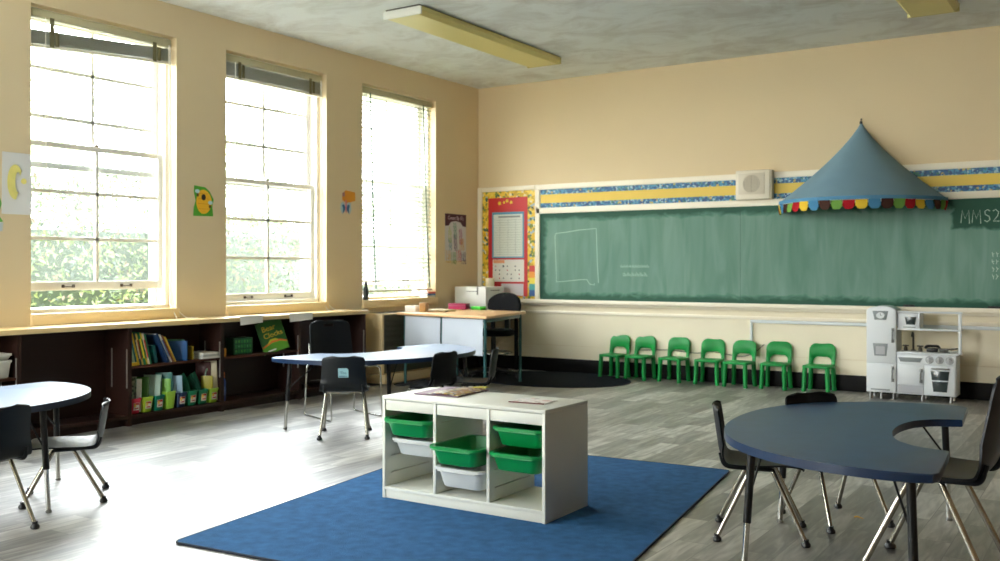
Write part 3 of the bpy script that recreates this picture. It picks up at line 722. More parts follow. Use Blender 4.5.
for a, c in ((0, 1), (1, 2)):
    A, C = Vector((LG[a][0], LG[a][1], 0)), Vector((LG[c][0], LG[c][1], 0)); d = C - A; M = TR(A.x, A.y, 0) @ RZ(math.atan2(d.y, d.x))
    b = MB(); L_ = d.length - .03
    b.grid(lambda u, v: (.02 + L_ * u, -.020 - .006 * math.sin(7 * u + 2 * v) * v, DZ - .035 - .36 * v), 12, 8, .002, 0, M); o = b.build('front_sheet', SHEET, t)
# things on the desk
t = thing('tissue_box', 'white carton at the front edge of the pale wood desk', 'box', (.40, -1.835, DZ + .0005), -.15)
b = MB(); b.box(-.082, .082, -.06, .06, 0, .066, .003); b.build('carton_body', PAPER, t)
b = MB(); b.prism([(.04 * math.cos(k * PI / 8), .018 * math.sin(k * PI / 8)) for k in range(16)], .066, .067); b.build('opening', BLKP, t)
b = MB(); b.box(-.05, .045, -.05, .05, 0, .052, .012); tag(b.build('tape_dispenser', BLKP, loc=(.375, -1.68, DZ)), 'black lump of a dispenser behind the white carton on the desk', 'dispenser')
t = thing('picture_frame_stack', 'brown wooden box with lid leaning beside the white carton', 'box', (.53, -1.83, DZ + .0005), .3)
b = MB(); b.box(-.035, .035, -.05, .05, 0, .085, .004); b.build('box_body', mat('honey_wood', (186, 142, 84), .5, var=.15, scale=12), t)
b = MB(); b.box(-.038, .038, -.053, .053, .086, .098, .003); b.build('lid', mat('honey_wood', (186, 142, 84)), t)
b = MB(); b.box(-.13, .13, -.09, .09, 0, .022, .003, 0, RZ(-.1)); tag(b.build('notebook', mat('cream_cover', (216, 206, 170), .5), loc=(.60, -1.60, DZ + .0005)), 'cream notebook lying flat behind the brown box on the desk', 'notebook')
b = MB(); b.box(-.10, .10, -.07, .07, 0, .018, .003, 0, RZ(.4)); tag(b.build('notebook', mat('brown_cover', (160, 130, 88), .5), loc=(.68, -1.78, DZ + .0005)), 'small tan notebook lying at the desk front beside the brown box', 'notebook')
t = thing('pencil_case', 'magenta plastic box at the back edge of the desk', 'case', (.47, -1.09, DZ + .0005), .15)
b = MB(); b.box(-.11, .11, -.06, .06, 0, .05, .008); b.build('case_body', mat('magenta_plastic', (158, 24, 84), .35), t)
b = MB(); b.box(-.112, .112, -.062, .062, .051, .068, .007); b.build('lid', mat('magenta_plastic', (158, 24, 84)), t)
b = MB(); b.box(-.08, .08, -.045, .045, 0, .036, .008, 0, RZ(-.2)); tag(b.build('sponge', mat('lime_sponge', (60, 190, 50), .7), loc=(.70, -1.03, DZ + .0005)), 'bright green block lying beside the magenta box', 'sponge')
t = thing('printer_stand', 'dark side table in the corner carrying the white printer', 'table', (.34, -.36, 0))
b = MB(); b.box(-.30, .30, -.26, .33, .70, .74, .004); b.build('table_top', mat('grey_laminate', (120, 116, 108), .5), t)
for sx in (-.27, .27):
    for sy in (-.23, .29): b = MB(); b.box(sx - .018, sx + .018, sy - .018, sy + .018, 0, .70); b.build('leg', BLKM, t)
t = thing('printer', 'white boxy laser printer in the corner by the red noticeboard', 'printer', (.30, -.40, .7405), -.02)
PW = mat('printer_white', (226, 226, 220), .4); PG = mat('printer_grey', (176, 178, 172), .45)
b = MB(); b.box(-.245, .22, -.20, .20, .012, .285, .014); b.build('printer_body', PW, t)
b = MB(); b.box(.2202, .2235, -.17, .17, .03, .12, .004); b.build('paper_tray', PG, t)
b = MB(); b.box(-.15, .12, -.2035, -.2002, .02, .05, .002); b.box(-.06, .10, -.203, -.2002, .225, .234, .001); b.box(.09, .11, -.206, -.2002, .19, .284, .002); b.build('front_slot', mat('printer_slot', (110, 112, 108), .5), t)
b = MB(); b.box(.2202, .222, -.10, .10, .235, .245); b.box(.2202, .223, -.02, .02, .165, .185, .004); b.build('button_panel', mat('printer_slot', (110, 112, 108)), t)
for sx in (-.15, .17):
    for sy in (-.15, .15): b = MB(); b.cyl((sx, sy, 0), (sx, sy, .013), .02); b.build('foot', BLKP, t)
t = thing('paper_roll', 'cream paper roll standing on top of the white printer', 'roll', (.36, -.28, 1.026))
b = MB(); b.lathe([(.016, 0), (.052, 0), (.054, .004), (.054, .096), (.052, .1), (.016, .1), (.016, 0)], 22); b.build('roll', mat('cream_roll', (226, 214, 184), .7), t)
b = MB(); b.lathe([(.0145, .001), (.0155, .001), (.0155, .102), (.0145, .102)], 16); b.build('core_tube', mat('kraft_tube', (160, 120, 80), .8), t)
# drafting chair
t = thing('swivel_chair', 'black swivel chair with rounded back behind the desk', 'chair', (.83, -.93, .0), 0)
FAB = mat('black_fabric', (17, 17, 19), .9, spec=.2, var=.1, scale=40)
b = MB(); b.prism([(.235 * math.copysign(abs(math.cos(k * PI / 16)) ** .75, math.cos(k * PI / 16)), .22 * math.copysign(abs(math.sin(k * PI / 16)) ** .75, math.sin(k * PI / 16))) for k in range(32)], .485, .555, .025, M=TR(.03, -.05, 0)); b.build('seat', FAB, t)
b = MB(); out = []
for k in range(25):
    a = PI * k / 24; out.append((.215 * math.cos(a), .13 + .135 * math.sin(a)))
out = out + [(-.21, .02), (-.16, -.03), (.16, -.03), (.21, .02)]
b.prism(out, -.03, .03, .018, M=TR(.06, .20, .70) @ RX(PI / 2))
for v in b.bm.verts: v.co.y -= 1.1 * (v.co.x - .06) ** 2
b.build('backrest', FAB, t)
b = MB(); b.box(.03, .09, .20, .235, .50, .80, .006); b.build('back_bar', BLKP, t)
b = MB(); b.cyl((.02, -.02, .08), (.02, -.02, .49), .028); b.cyl((.02, -.02, .08), (.02, -.02, .25), .038); b.build('gas_post', BLKP, t)
b = MB(); b.tube([(.02 + .21 * math.cos(k * PI / 12), -.02 + .21 * math.sin(k * PI / 12), .29) for k in range(24)], .010, 8, closed=True)
for k in range(3): a = k * 2.094; b.tube([(.02, -.02, .27), (.02 + .21 * math.cos(a), -.02 + .21 * math.sin(a), .29)], .008, 6)
b.build('foot_ring', CHROME, t)
for k in range(5):
    a = k * 2 * PI / 5 + .3; p = (.02 + .29 * math.cos(a), -.02 + .29 * math.sin(a))
    b = MB(); b.tube([(.02, -.02, .10), (p[0], p[1], .062)], [.026, .016], 8); l = b.build('base_arm', BLKP, t)
    b = MB(); b.cyl((p[0] - .02 * math.sin(a), p[1] + .02 * math.cos(a), .025), (p[0] + .02 * math.sin(a), p[1] - .02 * math.cos(a), .025), .025); b.cyl((p[0], p[1], .03), (p[0], p[1], .064), .006); b.build('caster', BLKP, l)

# sill things
t = thing('spray_bottle', 'small dark bottle standing on the sill behind the lowered blind', 'bottle', (-.005, -2.16, .904))
b = MB(); b.lathe([(.026, 0), (.03, .008), (.03, .12), (.014, .15)], 16); b.build('bottle_body', mat('dark_bottle', (34, 46, 44), .3), t)
b = MB(); b.lathe([(.015, .15), (.018, .155), (.018, .19), (.014, .195)], 14); b.build('cap', BLKP, t)
G = 'books stacked on the window sill'
for k, (c, lab) in enumerate((((214, 208, 190), 'cream book at the bottom of the sill stack by the desk'), ((70, 110, 170), 'blue book in the middle of the sill stack'), ((206, 70, 50), 'red book topmost of the sill stack'))):
    book('picture_book', lab, .12 - .006 * k, .16 - .01 * k, .022, c, (.022, -1.10 + .01 * k, .915 + .0225 * k), rx=-PI / 2, group=G)

# ================================================================== LEFT WALL PAPERS
def onleft(y, z, x=.0015): return TR(x, y, z) @ LEFTF
t = thing('wall_chart', 'white number chart with maroon heading on the wall by the corner', 'chart', (0, -.5025, 1.625))
b = MB(); M = TR(.0015, 0, 0) @ LEFTF
b.box(-.221, .221, -.285, .285, 0, .002, 0, 0, M); b.build('chart_sheet', mat('poster_white', (206, 204, 206), .5), t)
b = MB(); b.prism([(-.221, .285), (-.221, .135), (-.15, .14), (-.10, .185), (0, .20), (.10, .185), (.15, .14), (.221, .135), (.221, .285)], .0021, .003, 0, 0, M); hd_ = b.build('chart_heading', mat('maroon_print', (72, 22, 44), .5), t)
b = MB(); b.text("Count By 5's", .062, M @ TR(0, .235, .0032), .0004); b.build('heading_text', mat('pale_pink_print', (214, 190, 204), .5), t)
colr = [(170, 180, 50), (40, 140, 110), (50, 130, 150), (160, 40, 110), (200, 150, 60), (80, 140, 60), (190, 50, 70), (70, 40, 100), (110, 160, 60)]
specs = [(-.13, .08, 4, 0), (-.02, .13, 4, 1), (.10, .06, 4, 3), (-.12, -.06, 3, 2), (-.01, -.02, 4, 7), (.12, -.06, 3, 4), (-.16, -.21, 3, 4), (-.05, -.23, 3, 5), (.06, -.2, 3, 6), (.16, -.23, 3, 7)]
nn = 5
for (cx, cy, n, ci) in specs:
    b = MB()
    for k in range(n): b.text(str(nn), .075, M @ TR(cx + .004 * k, cy - .048 * k + .02, .0024), .0004); nn += 5
    b.build('number_column', mat('chart_ink_%d' % ci, colr[ci], .5), t)
t = thing('beehive_cutout', 'green and yellow beehive paper cutout between the first two windows', 'cutout', (0, -4.362, 1.845))
b = MB(); b.prism([(-.11, -.135), (.11, -.13), (.10, -.04), (.115, .02), (.07, .09), (.02, .125), (-.05, .13), (-.10, .135), (-.105, .08), (-.085, .0), (-.105, -.06)], 0, .002, 0, 0, M); b.build('backing', mat('leaf_green_card', (74, 160, 44), .5), t)
b = MB(); b.prism([(.085 * math.cos(k * PI / 12) * (1 + .08 * math.cos(k * PI / 12)), -.005 + .108 * math.sin(k * PI / 12)) for k in range(24)], .002, .0035, 0, 0, M)
b.build('hive', mat('hive_yellow', (232, 176, 32), .5), t)
b = MB()
for k in range(4): b.box(-.07 + .006 * k, .07 - .006 * k, -.07 + .045 * k, -.066 + .045 * k, .0035, .004, 0, 0, M)
b.build('hive_bands', mat('hive_band', (206, 140, 20), .5), t)
b = MB(); b.prism([(.0 + .024 * math.cos(k * PI / 10), .035 + .028 * math.sin(k * PI / 10)) for k in range(20)], .004, .005, 0, 0, M); b.build('hive_door', mat('hive_dark', (40, 30, 14), .5), t)
for bx, by in ((-.07, .085), (.075, -.01)): b = MB(); b.prism([(bx + .025 * math.cos(k * PI / 8), by + .017 * math.sin(k * PI / 8)) for k in range(16)], .004, .006, 0, 0, M); b.build('bee_wing', mat('pale_blue_card', (180, 214, 222), .5), t)
for bx, by in ((-.065, .052), (.07, -.045)): b = MB(); b.prism([(bx + .012 * math.cos(k * PI / 6), by + .016 * math.sin(k * PI / 6)) for k in range(12)], .004, .006, 0, 0, M); b.build('bee_body', mat('bee_brown', (96, 72, 20), .5), t)
t = thing('butterfly_cutout', 'orange card with a blue butterfly cutout beside the lowered blind', 'cutout', (0, -2.46, 1.945))
b = MB(); b.prism([(-.085, .02), (-.085, .085), (-.03, .125), (.115, .11), (.12, .02), (.04, .0), (-.02, -.01)], 0, .002, 0, 0, M); b.build('card', mat('orange_card_art', (214, 140, 26), .5), t)
b = MB(); b.prism([(-.085, .055), (-.085, .095), (-.05, .105), (-.045, .06)], .002, .003, 0, 0, M); b.build('card_patch', mat('mauve_patch', (170, 120, 120), .5), t)
b = MB()
for s in (-1, 1): b.prism([(-.03 + s * p[0], p[1] - .05) for p in ((.01, -.03), (.055, -.08), (.085, -.03), (.075, .035), (.04, .05), (.01, .02))], .002, .003, 0, 0, M)
b.build('wings', mat('pale_wing', (170, 196, 206), .5), t)
b = MB()
for s in (-1, 1): b.prism([(-.03 + s * p[0], p[1] - .055) for p in ((.012, -.03), (.05, -.07), (.045, -.02), (.06, .02), (.03, .03), (.012, .0))], .003, .004, 0, 0, M)
b.build('wing_spots', mat('blue_wing', (30, 96, 140), .5), t)
b = MB(); b.prism([(-.03 + .010 * math.cos(k * PI / 8), -.045 + .07 * math.sin(k * PI / 8)) for k in range(16)], .003, .006, 0, 0, M); b.build('butterfly_body', mat('pink_body', (206, 120, 140), .5), t)
t = thing('child_painting', 'white paper painting with a yellow crescent by the first window', 'painting', (0, -6.088, 1.875))
b = MB(); b.grid(lambda u, v: (.0015 + .012 * u * u * (1 - v) + .006 * (1 - u) * v, -.112 + .224 * u, -.228 + .456 * v), 8, 8, .001); b.build('paper_sheet', mat('bluish_paper', (224, 224, 222), .6), t)
cr = []
for k in range(17): a = .7 + (2 * PI - 2.2) * k / 16; cr.append((-.015 + .062 * math.cos(a), .01 + .13 * math.sin(a)))
ci = []
for k in range(17): a = .7 + (2 * PI - 2.2) * (16 - k) / 16; ci.append((.006 + .022 * math.cos(a), .01 + .075 * math.sin(a)))
b = MB(); b.prism(cr + ci, .0, .0006, 0, 0, TR(.0125, 0, 0) @ LEFTF); b.prism([(.05 + .022 * math.cos(k * PI / 6), .02 + .022 * math.sin(k * PI / 6)) for k in range(12)], 0, .0006, 0, 0, TR(.0125, 0, 0) @ LEFTF); b.build('yellow_crescent', mat('yellow_paint_wash', (230, 220, 128), .6, var=.15, scale=20), t)
t = thing('leaf_cutout', 'green paper leaf cutout half hidden by the painting at the frame edge', 'cutout', (0, -6.245, 1.70))
b = MB(); b.prism([(-.16, -.02), (-.08, .10), (.02, .10), (.045, .02), (.02, -.06), (.055, -.11), (-.02, -.12), (-.1, -.1)], 0, .0012, 0, 0, M); b.build('leaf', mat('leaf_paper', (96, 170, 60), .5), t)
b = MB(); b.prism([(-.04, -.19), (.05, -.18), (.055, -.115), (-.03, -.12)], 0, .0012, 0, 0, M); b.build('pot', mat('pale_pot_paper', (190, 200, 206), .5), t)

# ================================================================== BACK WALL BOARD
x0, x1 = .921, 8.55
t = thing('chalkboard', 'long green chalkboard with cream frame along the back wall', 'chalkboard')
b = MB(); b.box(x0, 3.4185, -.022, -.013, .866, 1.909); b.build('writing_panel', BOARD, t, smooth=False)
b = MB(); b.box(3.4215, x1, -.022, -.013, .866, 1.909); b.build('writing_panel', BOARD, t, smooth=False)
b = MB(); b.box(3.4185, 3.4215, -.023, -.013, .866, 1.909); b.build('panel_joint', mat('dark_green_joint', (28, 56, 46), .5), t)
b = MB(); fy = -.038
b.box(.86, x1, fy, -.0125, 2.20, 2.262, .006); b.box(.86, x1, fy, -.0125, 1.909, 1.978, .006); b.box(.855, x0, fy, -.0125, .866, 2.2, .005)
b.build('frame', CREAMW, t)
b = MB(); b.box(.0, x1, -.085, -.0125, .835, .862, .006); b.box(.0, x1, -.09, -.078, .828, .872, .004); b.box(.0, x1, -.045, -.0125, .795, .8345, .004); b.build('chalk_tray', CREAMW, t)
b = MB(); b.box(x0, x1, -.020, -.0125, 1.978, 2.2); b.build('tack_strip', mat('pale_strip', (214, 218, 214), .6), t)
BORD = mat_cells('blue_print_border', [(0, (40, 96, 140)), (.3, (70, 140, 176)), (.55, (36, 74, 120)), (.72, (150, 186, 200)), (.86, (60, 120, 110)), (.95, (190, 170, 90))], 48, .5)
for za, zb in ((1.980, 2.038), (2.138, 2.198)):
    b = MB(); b.box(x0 + .005, x1, -.0225, -.0202, za, zb); b.build('paper_border', BORD, t, smooth=False)
b = MB(); b.box(x0 + .005, x1, -.0228, -.0202, 2.036, 2.140); b.build('yellow_band', mat('yellow_paper_band', (222, 190, 76), .5, var=.05), t, smooth=False)
def chalk(paths, r=.004, m=CHALK, name='chalk_writing'):
    b = MB()
    for p in paths: b.tube([(q[0], -.0222, q[1]) for q in p], r, 5)
    for v in b.bm.verts: v.co.y = -.0222 + (v.co.y + .0222) * .25
    return b.build(name, m, t)
chalk([[(1.13, 1.63), (1.14, 1.665), (1.30, 1.68), (1.45, 1.70), (1.684, 1.715), (1.69, 1.6), (1.70, 1.3), (1.715, 1.075)], [(1.128, 1.63), (1.14, 1.35), (1.15, 1.082), (1.30, 1.095), (1.45, 1.11), (1.56, 1.115), (1.60, 1.06), (1.66, 1.05), (1.66, 1.07)]], .0055, CHALKF, 'chalk_drawing')
ms = []
for dx, s in ((5.60, 1), (5.72, 1)): ms.append([(dx, 1.68), (dx + .012, 1.80), (dx + .045, 1.72), (dx + .085, 1.80), (dx + .092, 1.67)])
ms.append([(5.91, 1.785), (5.885, 1.80), (5.855, 1.785), (5.86, 1.755), (5.90, 1.735), (5.91, 1.705), (5.88, 1.685), (5.85, 1.70)])
ms.append([(5.94, 1.785), (5.97, 1.80), (6.0, 1.775), (5.99, 1.74), (5.945, 1.69), (6.01, 1.69)])
chalk([[(5.58 + (q[0] - 5.60) * .8, q[1]) for q in p] for p in ms], .0042)
ds = []
random.seed(3)
for k in range(4):
    for j in range(3):
        a, c = 5.845 + .035 * j, 1.40 - .07 * k
        ds.append([(a, c), (a + random.uniform(0, .02), c - .02), (a + random.uniform(-.005, .02), c - .045)])
        ds.append([(a + .004, c - .018), (a + .02, c - .016)])
chalk(ds, .003, CHALK, 'chalk_numbers')
ds = [[(2.0 + .012 * k, 1.28 + .008 * math.sin(k * 2.1)), (2.006 + .012 * k, 1.255)] for k in range(30)] + [[(2.03 + .014 * k, 1.19 + .012 * math.sin(k * 1.7)), (2.036 + .014 * k, 1.155)] for k in range(22)]
chalk(ds, .003, CHALKF, 'faint_chalk_writing')
for nm, xx, w, m_ in (('chalkboard_eraser', 5.12, .10, BLKP), ('chalkboard_eraser', 5.88, .13, BLKP)):
    e = thing(nm, 'black felt eraser on the chalk tray above the toy kitchen' if xx < 5.5 else 'longer black felt eraser on the tray at the frame edge', 'eraser', (xx, -.055, .8622), 0, 'erasers on the chalk tray')
    b = MB(); b.box(-w / 2, w / 2, -.018, .018, .013, .03, .004); b.build('grip', m_, e)
    b = MB(); b.box(-w / 2, w / 2, -.018, .018, .0, .0129); b.build('felt_pad', mat('grey_felt', (60, 60, 58), .95), e)

# noticeboard
t = thing('noticeboard', 'tall noticeboard with red paper and yellow patterned border by the corner', 'noticeboard')
b = MB(); b.box(.008, .075, fy, -.0125, .872, 2.262, .005); b.box(.075, .854, fy, -.0125, 2.205, 2.262, .005); b.build('frame', CREAMW, t)
YB = mat_cells('yellow_print_border', [(0, (226, 186, 50)), (.34, (236, 206, 84)), (.56, (196, 160, 30)), (.70, (110, 130, 50)), (.80, (60, 90, 70)), (.88, (150, 180, 190)), (.95, (230, 220, 190))], 34, .5)
b = MB(); b.box(.076, .854, -.020, -.0125, .875, 2.204); b.build('patterned_border', YB, t, smooth=False)
b = MB(); b.box(.165, .742, -.0225, -.0202, .90, 2.125); b.build('red_backing', mat('red_paper', (190, 30, 34), .5, var=.04), t, smooth=False)
b = MB(); gold = mat('gold_letter', (224, 196, 40), .5)
for k, (xx, zz, r_) in enumerate(((.335, 2.058, .03), (.40, 2.066, .02), (.445, 2.085, .026), (.505, 2.065, .026))): b.prism([(xx + r_ * (1 if j % 2 else .6) * math.cos(j * PI / 5), zz + r_ * (1 if j % 2 else .6) * math.sin(j * PI / 5)) for j in range(10)], 0, .0012, 0, 0, TR(0, -.0226, 0) @ BACKF)
b.build('gold_stars', gold, t, smooth=False)
b = MB(); rb = [(200, 60, 50), (230, 150, 50), (230, 210, 70), (60, 150, 150), (40, 80, 140)]
for k, c in enumerate(rb): b.box(.765, .850, -.0215, -.0202, 1.28 - .075 * (k + 1), 1.28 - .075 * k, 0, k)
b.build('rainbow_strip', [mat('rainbow_%d' % k, c, .5) for k, c in enumerate(rb)], t, smooth=False)
t = thing('wall_chart', 'ruled white chart with blue border on the red noticeboard', 'chart', (.458, -.0228, 1.66))
t.scale = (1, 1, .88)
b = MB(); b.box(-.235, .235, -.0012, 0, -.325, .325); b.build('chart_sheet', mat('sky_blue_paper', (84, 150, 180), .5), t, smooth=False)
b = MB(); b.box(-.212, .212, -.0022, -.0013, -.305, .292); b.build('white_field', mat('chart_white', (214, 220, 212), .5), t, smooth=False)
b = MB()
for k in range(15): b.box(-.205, .205, -.0028, -.0023, -.28 + .035 * k, -.277 + .035 * k)
for xx in (-.12, .0, .11): b.box(xx, xx + .003, -.0028, -.0023, -.28, .225)
b.box(-.14, .18, -.0028, -.0023, .245, .27); b.build('ruled_lines', mat('grey_ink', (140, 148, 144), .6), t, smooth=False)
t = thing('calendar', 'white calendar page with small dark marks under the ruled chart', 'calendar', (.468, -.0228, 1.205))
b = MB(); b.box(-.235, .225, -.0012, 0, -.125, .15); b.build('calendar_page', mat('calendar_white', (226, 224, 218), .5), t, smooth=False)
b = MB(); b.box(-.225, -.06, -.002, -.0013, .105, .145); b.build('month_heading', mat('peach_ink', (226, 160, 120), .6), t, smooth=False)
INKS = [mat('dark_ink', (50, 60, 70), .6), mat('red_ink', (190, 70, 80), .6)]
for r_ in range(4):
    for c_ in range(7):
        if (r_ * 7 + c_) % 5 in (0, 2, 3):
            e_ = .012 if (r_, c_) == (0, 2) else .0075
            b = MB(); b.box(-.1925 + .058 * c_ - e_, -.1925 + .058 * c_ + e_, -.002, -.0013, .0675 - .05 * r_ - e_, .0675 - .05 * r_ + e_); b.build('date_mark', INKS[0 if (c_ + r_) % 4 else 1], t, smooth=False)
b = MB(); b.grid(lambda u, v: (.36 + .325 * u, -.0246 - .006 * v * math.sin(3 * u), 1.055 - .150 * v + .03 * (1 - u) * v), 6, 4, .001); tag(b.build('paper_sheet', mat('lilac_paper', (214, 206, 212), .6)), 'plain pale sheet hanging below the calendar on the red board', 'paper')

# speaker
t = thing('wall_speaker', 'square cream intercom speaker on the wall above the chalkboard', 'speaker', (3.59, -.012, 2.13))
b = MB(); b.box(-.185, .185, -.125, -.026, -.155, .155, .012); b.build('speaker_case', mat('speaker_cream', (226, 218, 198), .5), t)
b = MB(); b.box(-.15, .13, -.131, -.1255, -.10, .12, .004); b.build('grille_panel', mat('speaker_grille', (208, 200, 180), .6), t)
b = MB()
for k in range(1, 7): b.tube([(-.01 + .0145 * k * math.cos(a * PI / 16), -.1315, .01 + .0145 * k * math.sin(a * PI / 16)) for a in range(32)], .003, 5, closed=True)
b.box(-.012, -.008, -.134, -.131, -.08, .10); b.build('speaker_rings', mat('speaker_hole', (164, 156, 138), .7), t)
b = MB(); b.box(.19, .2, -.115, -.026, -.15, .15); b.build('case_edge', mat('speaker_side', (190, 182, 164), .6), t)

# raceway conduit
b = MB(); b.box(3.53, 8.6, -.034, -.0125, .665, .698, .004); b.box(3.53, 3.556, -.034, -.0125, .40, .665, .004)
tag(b.build('cable_raceway', mat('pale_grey_raceway', (206, 212, 214), .4)), 'pale grey cable raceway running low along the back wall', 'raceway')
b = MB(); b.tube(catmull([(2.2, -.022, .31), (2.6, -.02, .33), (2.92, -.02, .31), (3.1, -.02, .335), (3.4, -.02, .30), (3.56, -.02, .34), (3.68, -.02, .44)]), .004, 6)
tag(b.build('wall_cable', BLKP), 'thin dark cable sagging along the wall behind the green chairs', 'cable')

# ------------------------------------------------------------------ canopy tent
CR, ZA, ZR = .79, 2.715, 1.915
t = thing('wall_canopy', 'blue fabric half-tent canopy hung on the back wall over the chalkboard', 'canopy', (4.672, -.04, 0))
def can(u, v):
    a = PI + PI * u; rr = CR * (v ** 1.22); zz = ZA - (ZA - ZR) * v
    fold = 1 + .025 * math.sin(PI * u * 6) * v * (1 - v) * 2
    return (rr * fold * math.cos(a), rr * fold * math.sin(a) * .98, zz - .018 * math.sin(PI * v))
CB = mat('dusty_blue_fabric', (120, 152, 170), .85, spec=.2, var=.06, scale=5)
b = MB(); b.grid(can, 48, 14, .003); b.build('fabric_cone', CB, t)
b = MB(); b.grid(lambda u, v: ((CR + .004) * math.cos(PI + PI * u), (CR + .004) * math.sin(PI + PI * u) * .98, ZR + .010 - .034 * v), 48, 2, .004); b.build('hem_band', mat('brighter_blue_fabric', (86, 138, 172), .85, spec=.2), t)
FC = [('green', (110, 156, 72)), ('red', (166, 22, 34)), ('yellow', (224, 188, 56)), ('blue', (72, 132, 172)), ('brown', (70, 44, 36))]
NF = 22
for k in range(NF):
    n_, c = FC[k % 5]; u0, u1 = (k + .03) / NF, (k + .97) / NF; b = MB()
    def fl(s, v):
        a = PI + PI * (u0 + (u1 - u0) * s); e = 1 - .55 * max(0, v - .72) / .28 * abs(2 * s - 1) ** 5
        return ((CR + .002 + .01 * math.sin(v * 2 + k)) * math.cos(a), (CR + .002 + .01 * math.sin(v * 2 + k)) * math.sin(a) * .98, ZR - .022 - .092 * v * (e if v > .72 else 1))
    b.grid(fl, 8, 8); b.grid(lambda u, v: tuple(q * (.9975 if i < 2 else 1) for i, q in enumerate(fl(u, v))), 8, 8); b.build('flap', mat('flap_' + n_, c, .8, spec=.2), t)['label'] = n_ + ' scalloped fabric flap'
b = MB(); b.tube([((CR - .006) * math.cos(PI + PI * k / 24), (CR - .006) * math.sin(PI + PI * k / 24) * .98, ZR - .02) for k in range(25)], .008, 8); b.build('hoop', WHITEL, t)
b = MB(); b.tube(fillet([(0, .024, ZA + .03), (0, -.01, ZA + .03), (0, -.012, ZA - .01)], .01), .006, 8); b.cyl((0, -.012, ZA - .02), (0, -.012, ZA + .005), .014); b.build('hook', mat('dark_hook', (60, 60, 64), .4, metal=.6), t)

# ------------------------------------------------------------------ ceiling lights
def light(xa, ya, label):
    t = thing('ceiling_light', label, 'ceiling light', (xa, ya, HC), 0, 'fluorescent ceiling lights'); L_ = 2.46; w = .205
    b = MB(); b.box(-w + .02, w - .02, .005, L_ - .005, -.014, -.0005); b.build('housing', mat('dark_housing', (70, 66, 58), .6), t)
    b = MB(); pr = [(-w, -.014), (-w, -.05), (-w + .035, -.084), (w - .035, -.084), (w, -.05), (w, -.014)]
    b.prism(pr, .02, L_ - .02, 0, 0, Matrix(((1, 0, 0, 0), (0, 0, 1, 0), (0, 1, 0, 0), (0, 0, 0, 1)))); b.build('diffuser', mat('yellowed_acrylic', (216, 204, 132), .4, var=.06, scale=3, stretch=(1, .4, 1)), t)
    for y in (0, L_ - .0195):
        b = MB(); b.box(-w - .004, w + .004, y, y + .0195, -.085, -.014, .004); b.build('end_cap', WHITEL if y == 0 else mat('yellowed_cap', (196, 184, 120), .5), t)
    return t
light(1.605, -3.55, 'long unlit fluorescent ceiling light with yellowed cover nearer the windows')
light(5.50, -3.55, 'unlit yellowed fluorescent ceiling light cut by the top edge above the canopy')
b = MB(); b.lathe([(.03, -.002), (.03, -.008), (.008, -.012), (.006, -.03)], 14, (2.33, -3.55, HC + .0015)); tag(b.build('ceiling_hook', mat('old_brass', (120, 104, 52), .4, metal=.6)), 'tiny brass hook in the ceiling beside the long light', 'hook')

# ================================================================== RUGS
b = MB(); c_ = [(3.275, -7.267), (4.99, -7.267 - .02), (4.858, -4.40), (3.10, -4.44)]
import itertools
RC = [Vector((3.27, -7.27)), Vector((5.245, -7.10)), Vector((4.858, -4.40)), Vector((2.90, -4.52))]
def roundpoly(P, r, n=5):
    out = []
    for i in range(len(P)):
        p = P[i]; a = (P[i - 1] - p).normalized(); c = (P[(i + 1) % len(P)] - p).normalized()
        for j in range(n + 1):
            s = j / n; out.append((p + a * r) * (1 - s) ** 2 + p * 2 * s * (1 - s) + (p + c * r) * s * s)
    return out
t = thing('rug', 'large blue rectangular rug under the white storage unit', 'rug', (4.0, -5.9, 0))
RP = [(p.x - 4.0, p.y + 5.9) for p in roundpoly(RC, .04)]
b = MB(); b.prism(RP, .0005, .010, .002, 0); b.build('carpet_pile', RUG, t)
b = MB(); n = len(RP); cx = sum(p[0] for p in RP) / n; cy = sum(p[1] for p in RP) / n
b.tube([(p[0], p[1], .006) for p in RP], .0055, 6, closed=True); b.build('bound_edge', RUGE, t)
t = thing('rug', 'dark navy oval rug on the floor by the desk and back wall', 'rug', (1.47, -.74, 0))
b = MB(); ov = [(.94 * math.cos(k * PI / 32), .70 * math.sin(k * PI / 32)) for k in range(64)]; b.prism(ov, .0005, .010, .003); b.build('carpet_pile', RUGD, t)
b = MB(); b.tube([(p[0], p[1], .006) for p in ov], .006, 6, closed=True); b.build('bound_edge', RUGE, t)

# ================================================================== STORAGE UNIT
TX0, TX1, TY0, TY1, TZ, TH = 3.522, 4.540, -6.105, -5.665, .0105, .550
t = thing('storage_unit', 'low white open storage unit with green bins on the blue rug', 'storage unit', (TX0, TY0, TZ))
W_ = TX1 - TX0; D_ = TY1 - TY0; pt = .018; di = [0, .341, .676, W_ - pt]
for k, xx in enumerate(di):
    b = MB(); b.box(xx, xx + pt, 0, D_, 0 if k in (0, 3) else .062, TH - .0185, .0012); b.build('side_panel' if k in (0, 3) else 'divider', WHITEL, t)
b = MB(); b.box(-.0005, W_ + .0005, -.0005, D_ + .0005, TH - .018, TH, .0015); b.build('top_panel', WHITEL, t)
for k in range(3):
    a, c = di[k] + pt + .0005, di[k + 1] - .0005
    b = MB(); b.box(a + .001, c - .001, .005, .018, TH - .076, TH - .021, .002); b.build('front_rail', WHITEL, t)
    b = MB(); b.box(a, c, D_ - .018, D_ - .001, TH - .076, TH - .019, .001); b.build('rear_rail', WHITEL, t)
    b = MB()
    for z in (.125, .215, .325, .425):
        for xs, sg in ((a, 1), (c, -1)): b.box(min(xs, xs + sg * .006), max(xs, xs + sg * .006), .05, D_ - .05, z, z + .006, .001)
    b.build('bin_runners', mat('runner_white', (206, 204, 192), .4), t)
